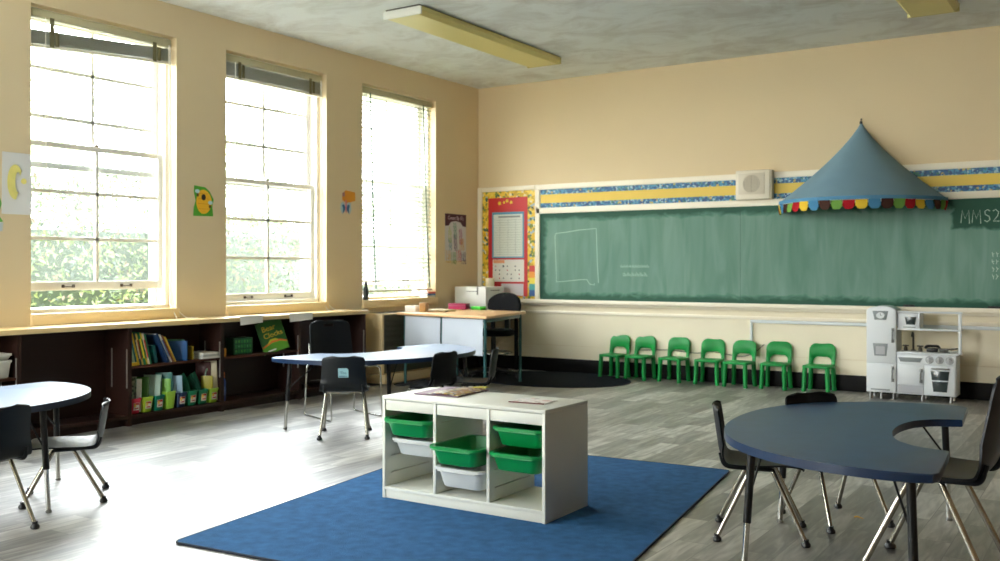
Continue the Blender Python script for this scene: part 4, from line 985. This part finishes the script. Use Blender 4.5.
b = MB(); b.box(pt, W_ - pt, 0.0005, D_ - .001, .044, .0615, .001); b.build('bottom_panel', WHITEL, t)
b = MB(); b.box(pt + .001, W_ - pt - .001, .006, .018, 0, .0425, .001); b.build('plinth', WHITEL, t)
def bin_(col, zr, pull, hgt, m, label, rz=0.0, group=None):
    cx = TX0 + (di[col] + pt + di[col + 1]) / 2
    t = thing('storage_bin', label, 'bin', (cx, TY0 + .215 - pull, TZ + zr - hgt), rz, group)
    b = MB(); b.rings(tub_rings(.121, .165, .138, .185, hgt, .020, .014, .003, .035)); b.build('tub', m, t)
    b = MB(); b.box(-.118, .118, -.2085, -.2015, hgt - .02, hgt - .0145, .002); b.build('grip_lip', m, t)
    return t
G1 = 'green bins in the storage unit'; G2 = 'clear bins in the storage unit'
bin_(0, .437, .060, .092, GREENB, 'green bin alone in the first column, topmost and skewed outwards', .035, G1)
bin_(0, .322, -.012, .090, CLEARP, 'milky clear bin below the skewed green bin', 0, G2)
bin_(1, .330, .10, .095, GREENB, 'green bin pulled far out of the middle column', 0, G1)
bin_(1, .215, .05, .105, CLEARP, 'milky clear bin at the bottom of the middle column', 0, G2)
bin_(2, .445, .01, .095, GREENB, 'upper green bin of the two in the column by the end panel', 0, G1)
bin_(2, .322, .045, .092, GREENB, 'lower green bin of the two, its dark inside showing', 0, G1)
# items on top
ZT = TZ + TH + .001
t = thing('puzzle_board', 'thick colourful board book lying on the white storage unit', 'book', (3.765, -5.80, ZT), .08)
b = MB(); b.box(-.14, .14, -.17, .17, 0, .006, .001); b.build('back_cover', mat('mauve_cover', (110, 84, 100), .5), t)
art = mat_cells('busy_picture_cover', [(0, (140, 98, 56)), (.2, (170, 164, 154)), (.4, (104, 52, 34)), (.55, (160, 134, 40)), (.7, (82, 80, 104)), (.85, (62, 86, 42)), (.94, (170, 140, 124))], 45, .4)
b = MB(); b.grid(lambda u, v: (-.06 + .20 * u, -.168 + .336 * v, .0075 + .009 * math.sin(PI * u) + .003 * math.sin(5 * v)), 10, 8, .003); b.build('picture_page', art, t)
b = MB(); b.box(-.13, -.065, -.15, .15, .0065, .0075); b.build('blank_page', mat('lilac_page', (150, 126, 144), .5), t)
b = MB(); b.prism([(.10 + .05 * (1 if k % 2 else .55) * math.cos(k * PI / 7), .14 + .05 * (1 if k % 2 else .55) * math.sin(k * PI / 7)) for k in range(14)], .0195, .0215); tag(b.build('bow', mat('yellow_green_ribbon', (190, 180, 60), .5), loc=(3.765, -5.80, ZT)), 'small yellow green ribbon star lying on the open board book', 'ribbon')
t = thing('booklet', 'thin open booklet lying at the end of the white storage unit', 'booklet', (4.33, -5.865, ZT), .10)
b = MB(); b.grid(lambda u, v: (-.10 + .20 * u, -.085 + .17 * v, .001 + .006 * abs(math.sin(PI * u * 1.2)) * (1 - .5 * v)), 12, 4, .0015); b.build('pages', mat_cells('pale_picture_page', [(0, (216, 210, 204)), (.5, (190, 180, 176)), (.75, (160, 150, 146)), (.9, (200, 160, 150))], 30, .5), t)
b = MB(); b.box(-.10, .10, -.0885, -.0855, 0, .006); b.build('spine', mat('brown_spine', (96, 52, 46), .5), t)

# ================================================================== KIDNEY TABLES
def kidney_outline():
    a, d = .925, .925; pts = []
    def se(th): c, s = math.cos(th), math.sin(th); return (a * math.copysign(abs(c) ** (2 / 2.25), c), -.08 - (d - .08) * abs(s) ** (2 / 2.25))
    for k in range(49): pts.append(se(PI + PI * k / 48) if 0 else (lambda p: (-p[0], p[1]))(se(PI * k / 48)))
    # pts run from (-a,-.08) round the convex side to (a,-.08)
    out = pts + [(.905, -.02), (.87, 0.0), (.45, .0)]
    for k in range(0, 21): th = PI * k / 20; out.append((.42 * math.cos(th), -.245 * math.sin(th) ** .75 if 0 < k < 20 else -.0))
    out += [(-.45, 0), (-.87, 0), (-.905, -.02)]
    return out
KO = kidney_outline(); TT = .56
LEGS = [(.79, -.10), (-.79, -.10), (.52, -.72), (-.38, -.78)]
def kidney_table(label, loc, rz, topm, edgem, legs=LEGS):
    t = thing('kidney_table', label, 'table', loc, rz, 'low kidney tables')
    b = MB(); b.prism(KO, TT - .034, TT - .001, .007, 1, seg=3)
    top = b.build('tabletop', [topm, edgem], t)
    for p in top.data.polygons:
        p.material_index = 0 if p.normal.z > .9 else 1
    for (lx, ly) in legs:
        ox, oy = lx * 1.04, ly + (.02 if ly > -.4 else -.03)
        P0, P1 = Vector((lx, ly, TT - .036)), Vector((ox, oy, 0)); mid = P0.lerp(P1, .58)
        b = MB(); b.tube([P0, mid], .0165, 14); b.lathe([(.04, -.004), (.04, 0)], 14, (lx, ly, TT - .036)); l = b.build('leg', BLKM, t)
        b = MB(); b.tube([P0.lerp(P1, .56), P0.lerp(P1, .975)], .0125, 12); b.build('leg_extension', CHROME, l)
        b = MB(); b.lathe([(.014, 0), (.016, .004), (.012, .014)], 12, (P1.x, P1.y, 0)); b.build('leg_glide', mat('grey_glide', (120, 118, 112), .5), l)
        b = MB(); q = P0.lerp(P1, .40); b.tube([q, (lx * .72, ly + (.02 if ly < -.4 else -.10), TT - .035)], .005, 8); b.build('leg_brace', BLKM, t)
    return t
T1 = kidney_table('blue kidney table nearest the camera with black and chrome legs', (6.305, -5.735, 0), -PI / 2 + .075, BLUETOP, BLUEEDGE)
T2 = kidney_table('blue kidney table with glare-paled top between the bookcases and the storage unit', (1.47, -3.94, 0), PI / 2 - .15, BLUETOP_GLARE, BLUEEDGE)
T3 = kidney_table('blue kidney table with glare-paled top cut by the frame edge near the bookcases', (1.40, -7.60, 0), PI / 2 + .03, BLUETOP_GLARE, mat('navy_edge_band', (24, 34, 62), .32), [(.78, -.26), (.31, -.85), (-.78, -.26), (-.31, -.85)])

# ================================================================== SCHOOL CHAIRS
def shell_chair(label, loc, rz, s=1.0, m=NAVY, group=None, backz=1.0, zs=1.0, lean=0.0):
    t = thing('school_chair', label, 'chair', loc, rz, group)
    prof = catmull([(.195, .322), (.178, .343), (.10, .350), (0, .345), (-.10, .343), (-.150, .353), (-.180, .392), (-.192, .45), (-.203, .525), (-.212, .585), (-.217, .605)], 5)
    n = len(prof) - 1
    def sh(u, v):
        k = v * n; i = min(int(k), n - 1); p = prof[i].lerp(prof[i + 1], k - i)
        w = .172 + .008 * math.sin(PI * min(1, v * 1.5))
        e0 = max(0, .10 - v) / .10; e1 = max(0, v - .84) / .16
        w *= (1 - .22 * e0 ** 2.5) * (1 - .10 * min(1, max(0, v - .5) / .3) - .30 * e1 ** 3)
        yy = 2 * u - 1; q = yy * yy
        back = min(1, max(0, (v - .48) / .2))
        return ((p[0] - lean * max(0, p[1] - .40) + .028 * q * back - .004 * q * (1 - back)) * s, yy * w * s, ((.35 + (p[1] - .35) * backz if v > .5 else p[1]) + .010 * q * (1 - back) - .012 * (q ** 3) * e1) * s * zs)
    b = MB(); b.grid(sh, 16, n, .008 * s); b.build('seat_shell', m, t, ang=60)
    for sx in (-1, 1):
        b = MB(); b.tube(fillet([(-.18 * s, sx * .138 * s, .40 * s * zs), (-.165 * s, sx * .142 * s, .338 * s * zs), (.05 * s, sx * .135 * s, .330 * s * zs)], .03), .010 * s, 8); b.build('shell_rib', m, t)
    b = MB(); b.tube([(-.045 * s, -.135 * s, .327 * s * zs), (-.045 * s, .135 * s, .327 * s * zs)], .0105 * s, 10); b.tube([(.05 * s, -.13 * s, .327 * s * zs), (.05 * s, .13 * s, .327 * s * zs)], .0105 * s, 10); b.build('seat_frame', CHROMED, t)
    for fx in (-1, 1):
        for sy in (-1, 1):
            top = Vector(((.05 if fx > 0 else -.045) * s, sy * .135 * s, .327 * s * zs)); ft = Vector((fx * .195 * s, sy * .172 * s, .018))
            b = MB(); b.tube(fillet([top + Vector((0, -sy * .03, 0)), top, ft], .03 * s), .0105 * s, 10); l = b.build('leg', CHROMED, t)
            b = MB(); b.lathe([(.017 * s, 0), (.021 * s, .005), (.020 * s, .014), (.012 * s, .024), (.013 * s, .034)], 12, (ft.x, ft.y, 0)); b.build('leg_glide', BLKP, l)
    return t
R_ = math.radians
GC = 'small school chairs at the kidney tables'
c0 = shell_chair('charcoal school chair tucked under the rounded side of the nearest table', (5.455, -5.665, 0), R_(18.4), m=CHAR, group=GC)
copy_thing(c0, 'charcoal school chair behind the nearest table, only its back top and legs showing', (5.685, -5.22, 0), R_(-38.5), GC)
copy_thing(c0, 'black school chair seen from behind between storage unit and far table', (2.315, -4.135, 0), R_(180), GC)
copy_thing(c0, 'black school chair turned away from the far table by the desk front', (2.50, -3.785, 0), R_(-154), GC)
shell_chair('navy school chair seen from the side with glare on its seat', (2.06, -7.02, 0), R_(-126.5), m=NAVY, group=GC, zs=.86)
c1 = shell_chair('navy school chair with its back to us at the cut-off table', (2.31, -7.64, 0), R_(180), m=NAVY, group=GC)
c2 = copy_thing(c1, 'navy school chair with a pale blue name sticker on its back', (1.995, -4.71, 0), R_(128.4), GC)
b = MB(); M = TR(-.2095, 0, .488) @ RY(-.145) @ RZ(-PI / 2) @ RX(PI / 2)
b.prism([(-.037, -.034), (.037, -.034), (.037, .022), (.026, .034), (-.037, .034)], 0, .0012, 0, 0, M); b.text('The', .030, M @ TR(0, -.001, .0014), .0003, 1); b.box(-.03, .03, -.028, -.022, .0012, .0015, 0, 1, M)
b.build('name_sticker', [mat('pale_blue_sticker', (150, 196, 206), .5), mat('sticker_ink', (60, 96, 116), .6)], c2, smooth=False)
shell_chair('larger navy school chair in the hollow of the nearest table', (6.235, -5.80, 0), R_(176), s=1.22, backz=1.3, lean=.10, m=mat('blue_black_plastic', (18, 26, 38), .34, spec=.4, var=.08), group=None)

# tall sled chair
t = thing('sled_chair', 'tall navy chair with chrome sled base and handle slot by the bookcase', 'chair', (1.387, -4.06, 0), R_(-19.6))
def sb(u, v):
    y_ = 2 * u - 1; w = .20 - .012 * v - .05 * max(0, (v - .86) / .14) ** 3
    return (-.215 - .055 * v + .03 * y_ * y_, y_ * w, .465 + .335 * v - .012 * (y_ ** 6) * max(0, v - .8) * 5)
b = MB(); b.grid(sb, 32, 32, .008, 0, None, lambda u, v: ((u - .5) / .135) ** 2 + ((v - .875) / .032) ** 2 < 1 and v < .9); b.build('backrest', NAVY, t, ang=60)
def ss(u, v):
    y_ = 2 * u - 1; w = .215 * (1 - .12 * max(0, (v - .85) / .15) ** 2)
    return (-.20 + .42 * v, y_ * w, .452 - .018 * math.sin(PI * v) + .012 * y_ * y_ - .02 * max(0, (v - .85) / .15) ** 2)
b = MB(); b.grid(ss, 16, 16, .008); b.build('seat', NAVY, t, ang=60)
for sy in (-1, 1):
    b = MB(); yy = sy * .235
    b.tube(fillet([(.19, sy * .10, .438), (.19, sy * .20, .438), (.21, yy, .42), (.245, yy, .012), (-.245, yy, .012), (-.20, yy, .42), (-.205, sy * .205, .445), (-.255, sy * .185, .60)], .03), .0075, 10); b.build('sled_leg', CHROME, t)
b = MB(); b.tube([(.19, -.10, .438), (.19, .10, .438)], .0075, 10); b.tube([(-.215, -.19, .30), (-.215, .19, .30)], .001, 6); b.build('front_rail', CHROME, t)

# ================================================================== GREEN CHILD CHAIRS
def green_chair(label, loc, rz, group):
    t = thing('toddler_chair', label, 'chair', loc, rz, group)      # front = local -y
    b = MB(); b.prism([(p[0] * (1 + .04 * (-p[1])), p[1]) for p in rrect(.138, .125, .03)], .238, .266, .008); b.build('seat', GREEN, t)
    b = MB(); rr = []
    n = 40
    def path(hw, top, r, k):                      # rounded arch from (-hw, .262) over the top to (hw, .262)
        up, arc, fl = top - r - .262, r * PI / 2, 2 * (hw - r); L_ = 2 * up + 2 * arc + fl; d = L_ * k
        if d < up: return -hw, .262 + d
        d -= up
        if d < arc: a = d / r; return -hw + r - r * math.cos(a), top - r + r * math.sin(a)
        d -= arc
        if d < fl: return -hw + r + d, top
        d -= fl
        if d < arc: a = d / r; return hw - r + r * math.sin(a), top - r + r * math.cos(a)
        return hw, top - r - (d - arc)
    for k in range(n + 1):
        ox, oz = path(.134, .478, .075, k / n); ix, iz = path(.092, .340, .05, k / n)
        O, I = Vector((ox, 0, oz)), Vector((ix, 0, iz)); e = (O - I).normalized() * .007; h = Vector((0, .0115, 0)); h2 = Vector((0, .006, 0))
        ring_ = [I + e - h, O - e - h, O - h2, O + h2, O - e + h, I + e + h, I + h2, I - h2]
        for v in ring_:
            hh = max(0, v.z - .262); v.y += .108 + .16 * hh - 1.1 * v.x ** 2 + .012
        rr.append(ring_)
    b.rings(rr)
    b.build('backrest', GREEN, t, ang=50)
    for sx in (-1, 1):
        for sy in (-1, 1):
            b = MB(); b.tube([(sx * .122, sy * .112, 0), (sx * .122, sy * .112, .012), (sx * .119, sy * .110, .035), (sx * .112, sy * .10, .24)], [.022, .024, .021, .024], 14); b.build('leg', GREEN, t)
    return t
GG = 'green toddler chairs along the back wall'
gl = ['first green toddler chair in the row, nearest the dark oval rug', 'second green toddler chair from the dark oval rug', 'third green toddler chair from the dark oval rug', 'fourth green toddler chair, in the middle of the row of seven', 'fifth green toddler chair from the dark oval rug, below the raceway corner', 'sixth green toddler chair, next but one to the toy kitchen', 'last green toddler chair of the row, nearest the toy kitchen']
gp = [(1.985, -.075, -.14), (2.305, -.085, -.12), (2.715, -.16, -.10), (3.125, -.13, .03), (3.475, -.21, -.12), (3.85, -.17, .02), (4.285, -.045, -.03)]
g0 = None
for (x, y, r), lab in zip(gp, gl):
    y = min(y, -.155)
    if g0 is None: g0 = green_chair(lab, (x, y, 0), r, GG)
    else: copy_thing(g0, lab, (x, y, 0), r, GG)

# ================================================================== TOY KITCHEN
t = thing('toy_kitchen', 'white wooden play kitchen with fridge, oven and sink by the back wall', 'toy kitchen', (4.80, -.42, 0))
KW = mat('kitchen_white', (222, 227, 230), .4, var=.02); KG = mat('kitchen_grey', (132, 140, 142), .45); KD = mat('oven_glass', (42, 54, 56), .15); SILV = mat('toy_silver', (150, 152, 152), .3, metal=.85); KI = mat('kitchen_inner', (176, 178, 184), .5)
D = .25
b = MB(); o = [(0, .06), (.275, .06), (.275, .835)]
for k in range(1, 12): a = PI * k / 12; o.append((.1375 + .1375 * math.cos(a), .835 + .052 * math.sin(a)))
o.append((0, .835)); b.prism(o, -D, -.014, .004, M=BACKF); b.build('fridge_body', KW, t)
def door(poly, name, y0=-.002, th=.014):
    b = MB(); b.prism(poly, -y0 - .0, -y0 + th, .003, M=TR(0, .012, 0) @ BACKF); return b.build(name, KW, t)
do = [(.004, .346), (.271, .346), (.271, .832)] + [(.1375 + .133 * math.cos(PI * k / 12), .834 + .048 * math.sin(PI * k / 12)) for k in range(1, 12)] + [(.004, .832)]
d1 = door(do, 'freezer_door'); d2 = door([(.004, .066), (.271, .066), (.271, .338), (.004, .338)], 'fridge_door')
def hnd(x, za, zb, par, y=-.004):
    b = MB(); b.tube(fillet([(x, y, za), (x, y - .028, za + .012), (x, y - .028, zb - .012), (x, y, zb)], .012), .0075, 8); b.box(x - .013, x + .013, y - .004, y + .002, za - .012, za + .02, .004); b.box(x - .013, x + .013, y - .004, y + .002, zb - .02, zb + .012, .004); b.build('handle', SILV, par)
hnd(.242, .552, .668, d1); hnd(.242, .18, .306, d2)
def trap(x0_, x1_, z0_, z1_, inset): return [(x0_ + inset, z0_), (x1_ - inset, z0_), (x1_, z1_), (x0_, z1_)]
PB = TR(0, -.0045, 0) @ BACKF
b = MB(); b.prism(trap(.06, .202, .755, .84, .018), 0, .003, .001, 0, PB); c_ = b.build('clock_plaque', KG, d1)
b = MB(); b.prism([(.131 + .038 * math.cos(k * PI / 12), .797 + .030 * math.sin(k * PI / 12)) for k in range(24)], .003, .005, 0, 0, PB); b.build('clock_face', KW, c_)
b = MB(); b.box(.13, .133, .797, .82, .0051, .006, 0, 0, PB); b.box(.131, .148, .796, .799, .0051, .006, 0, 0, PB); b.build('clock_hands', KD, c_)
b = MB(); b.prism(trap(.063, .199, .412, .53, .014), 0, .003, .001, 0, PB); c_ = b.build('ice_dispenser', KG, d1)
b = MB(); b.box(.09, .172, .425, .502, .003, .0045, 0, 0, PB); b.build('dispenser_recess', KI, c_)
b = MB()
for k in range(5): b.cyl((.085 + .023 * k, -.0075, .515), (.085 + .023 * k, -.010, .515), .006)
b.build('dispenser_buttons', SILV, c_)
b = MB(); b.box(.045, .217, .084, .096, 0, .004, .001, 0, PB); b.build('vent_slot', KG, d2)
# stove block
S0, S1 = .2755, .792
b = MB(); b.box(S0, S1, .014, D, .06, .44, .003); st_ = b.build('stove_body', KW, t)
b = MB(); b.box(S0 - .0, S1 + .02, -.012, D, .441, .458, .004); b.build('counter', KW, t)
b = MB(); b.box(S0 + .004, S1 - .002, .0, .0135, .345, .437, .003); pn = b.build('control_panel', KW, t)
b = MB(); b.prism(trap(.289, .505, .366, .408, .022), 0, .003, .001, 0, TR(0, -.0005, 0) @ BACKF); b.build('panel_plaque', KG, pn)
for x in (.565, .651, .737):
    b = MB(); b.cyl((x, -.0005, .393), (x, -.006, .393), .036, seg=24); k_ = b.build('knob', SILV, pn)
    b = MB(); b.cyl((x, -.0062, .393), (x, -.022, .393), .022, .019, seg=20); b.box(x - .004, x + .004, -.028, -.022, .374, .412, .002); b.build('knob_grip', mat('knob_grey', (150, 150, 150), .35, metal=.5), k_)
b = MB(); b.box(S0 + .004, .515, .0, .0135, .155, .338, .003); d3 = b.build('sink_door', KW, t)
hnd(.491, .185, .295, d3, 0)
b = MB(); b.box(S0 + .012, .512, .004, .0138, .07, .147); b.build('open_shelf', KI, t)
b = MB(); b.box(.521, .783, .0, .0135, .066, .338, .003); od = b.build('oven_door', KW, t)
b = MB(); b.prism(trap(.575, .735, .10, .292, .022), .0005, .003, .001, 0, BACKF); b.build('oven_window', KD, od)
b = MB(); b.box(.583, .727, .197, .207, .003, .005, 0, 0, BACKF); fr_ = [(.575, .735)]
b.build('window_bar', KW, od)
b = MB(); b.tube(fillet([(.585, 0, .315), (.585, -.022, .315), (.73, -.022, .315), (.73, 0, .315)], .012), .0075, 8); b.build('handle', SILV, od)
# hutch
b = MB(); b.box(.2755, .825, .02, .20, .662, .680, .003); b.build('upper_shelf', KW, t)
b = MB(); b.box(.2755, .838, .03, .06, .826, .842, .003); b.build('top_rail', KW, t)
b = MB(); b.box(.805, .832, .03, .06, .459, .826, .003); b.box(.80, .837, .025, .065, .447, .459, .002); b.build('hutch_post', KW, t)
b = MB(); b.box(.282, .482, .025, .19, .6805, .822, .004); mw = b.build('microwave', KW, t)
b = MB(); b.prism(trap(.345, .446, .716, .788, .012), 0, .003, .001, 0, TR(0, .0245, 0) @ BACKF); b.build('microwave_window', KD, mw)
b = MB(); b.box(.47, .481, .69, .815, 0, .012, .003, 0, TR(0, .0248, 0) @ BACKF); b.build('handle', SILV, mw)
b = MB(); b.box(.33, .44, .688, .696, 0, .002, 0, 0, TR(0, .0245, 0) @ BACKF); b.build('microwave_slot', KG, mw)
b = MB(); b.tube(fillet([(.395, .17, .458), (.395, .17, .61), (.395, .14, .645), (.395, .10, .60)], .03), .009, 8); b.lathe([(.022, 0), (.022, .012), (.012, .016)], 14, (.395, .17, .458)); b.build('faucet', mat('dark_faucet', (96, 92, 86), .3, metal=.7), t)
for x in (.33, .46): b = MB(); b.lathe([(.02, 0), (.016, .03), (.010, .045), (.006, .05)], 12, (x, .15, .458)); b.tube([(x - .028, .15, .508), (x + .028, .15, .508)], .007, 8); b.build('tap_handle', mat('dark_faucet', (96, 92, 86)), t)
b = MB(); b.rings([[(p[0] + .395, p[1] + .10, z) for p in rrect(.085 * s_, .05 * s_, .02)] for s_, z in ((1.05, .4585), (1.05, .463), (.92, .463), (.85, .4595))]); b.build('sink_basin', SILV, t)
for x in (.60, .72): b = MB(); b.lathe([(.0, .0), (.045, 0), (.045, .003), (.0, .003)], 20, (x, .09, .4585)); b.build('hotplate', KG, t)
for x in (.035, .135, .245, .50, .745):
    for y in ((.03, .22) if x != .135 else (.03,)): b = MB(); b.tube([(x, y, 0), (x, y, .01), (x, y, .06)], [.016, .016, .010], 12); b.build('foot', SILV, t)
p = thing('toy_telephone', 'small black toy handset lying on the play kitchen hob', 'toy', (5.375, -.325, .4625), .1)
b = MB(); b.tube(fillet([(-.065, 0, .03), (-.05, 0, .055), (.05, 0, .055), (.065, 0, .03)], .02), .012, 8); b.build('handset', BLKP, p)
b = MB(); b.box(-.05, .05, -.035, .035, 0, .035, .01); b.build('base', BLKP, p)
p = thing('toy_pan', 'small grey toy pan on the hob beside the black handset', 'toy', (5.475, -.33, .4625), 0)
b = MB(); b.lathe([(.03, 0), (.04, .005), (.045, .035), (.042, .035), (.036, .007), (.0, .006)], 18); b.build('pan_body', mat('pewter', (110, 110, 106), .35, metal=.7), p)
b = MB(); b.tube([(.04, 0, .03), (.12, -.02, .04)], .006, 8); b.build('handle', BLKP, p)
p = thing('toy_plate', 'white toy dish at the end of the play kitchen hob', 'toy', (5.56, -.36, .4590), 0)
b = MB(); b.lathe([(.02, 0), (.025, .002), (.05, .02), (.048, .022), (.022, .006), (.0, .005)], 20); b.build('dish', WHITEL, p)

# floor scrap
b = MB(); b.grid(lambda u, v: (-.022 + .044 * u, -.012 + .024 * v + .004 * math.sin(6 * u), .002 + .004 * math.sin(3 * u + v)), 6, 4, .001); tag(b.build('paper_scrap', mat('yellow_scrap', (222, 166, 40), .6), loc=(5.777, -5.115, 0)), 'tiny yellow scrap lying on the floor under the nearest table', 'scrap')

# ================================================================== LIGHT
w = bpy.data.worlds.new('world'); SC.world = w; w.use_nodes = True
N = w.node_tree.nodes; L = w.node_tree.links; bg = N['Background']
tc = N.new('ShaderNodeTexCoord'); sp = N.new('ShaderNodeSeparateXYZ'); L.new(tc.outputs['Generated'], sp.inputs[0])
r = N.new('ShaderNodeValToRGB'); e = r.color_ramp.elements
e[0].position = 0.0; e[0].color = (1.0, .98, .95, 1); e[1].position = .8; e[1].color = (.86, .93, 1.0, 1)
L.new(sp.outputs['Z'], r.inputs['Fac']); L.new(r.outputs[0], bg.inputs['Color'])
bg.inputs['Strength'].default_value = 30.0
for i, (a, c) in enumerate(WINS):
    ld = bpy.data.lights.new('window_portal', 'AREA'); ld.shape = 'RECTANGLE'; ld.size = c - a; ld.size_y = WZ1 - WZ0; ld.cycles.is_portal = True
    o = bpy.data.objects.new('window_portal', ld); COL.objects.link(o); o.location = (-WT - .06, (a + c) / 2, (WZ0 + WZ1) / 2); o.rotation_euler = (0, -PI / 2, 0)
for i, (a, c) in enumerate(FILL_WIN):  # sky portal for the added fill window
    ld = bpy.data.lights.new('window_portal', 'AREA'); ld.shape = 'RECTANGLE'; ld.size = c - a; ld.size_y = WZ1 - WZ0; ld.cycles.is_portal = True
    o = bpy.data.objects.new('window_portal', ld); COL.objects.link(o); o.location = ((a + c) / 2, RYM - .25, (WZ0 + WZ1) / 2); o.rotation_euler = (PI / 2, 0, 0)

SC.view_settings.view_transform = 'Standard'; SC.view_settings.look = 'None'; SC.view_settings.gamma = 1.0; SC.view_settings.use_curve_mapping = False
SC.view_settings.exposure = 0.0
cy_ = SC.cycles
cy_.max_bounces = 14; cy_.diffuse_bounces = 8; cy_.glossy_bounces = 4; cy_.transmission_bounces = 6; cy_.transparent_max_bounces = 16
cy_.use_denoising = True; cy_.sample_clamp_indirect = 8.0; cy_.caustics_reflective = False; cy_.caustics_refractive = False
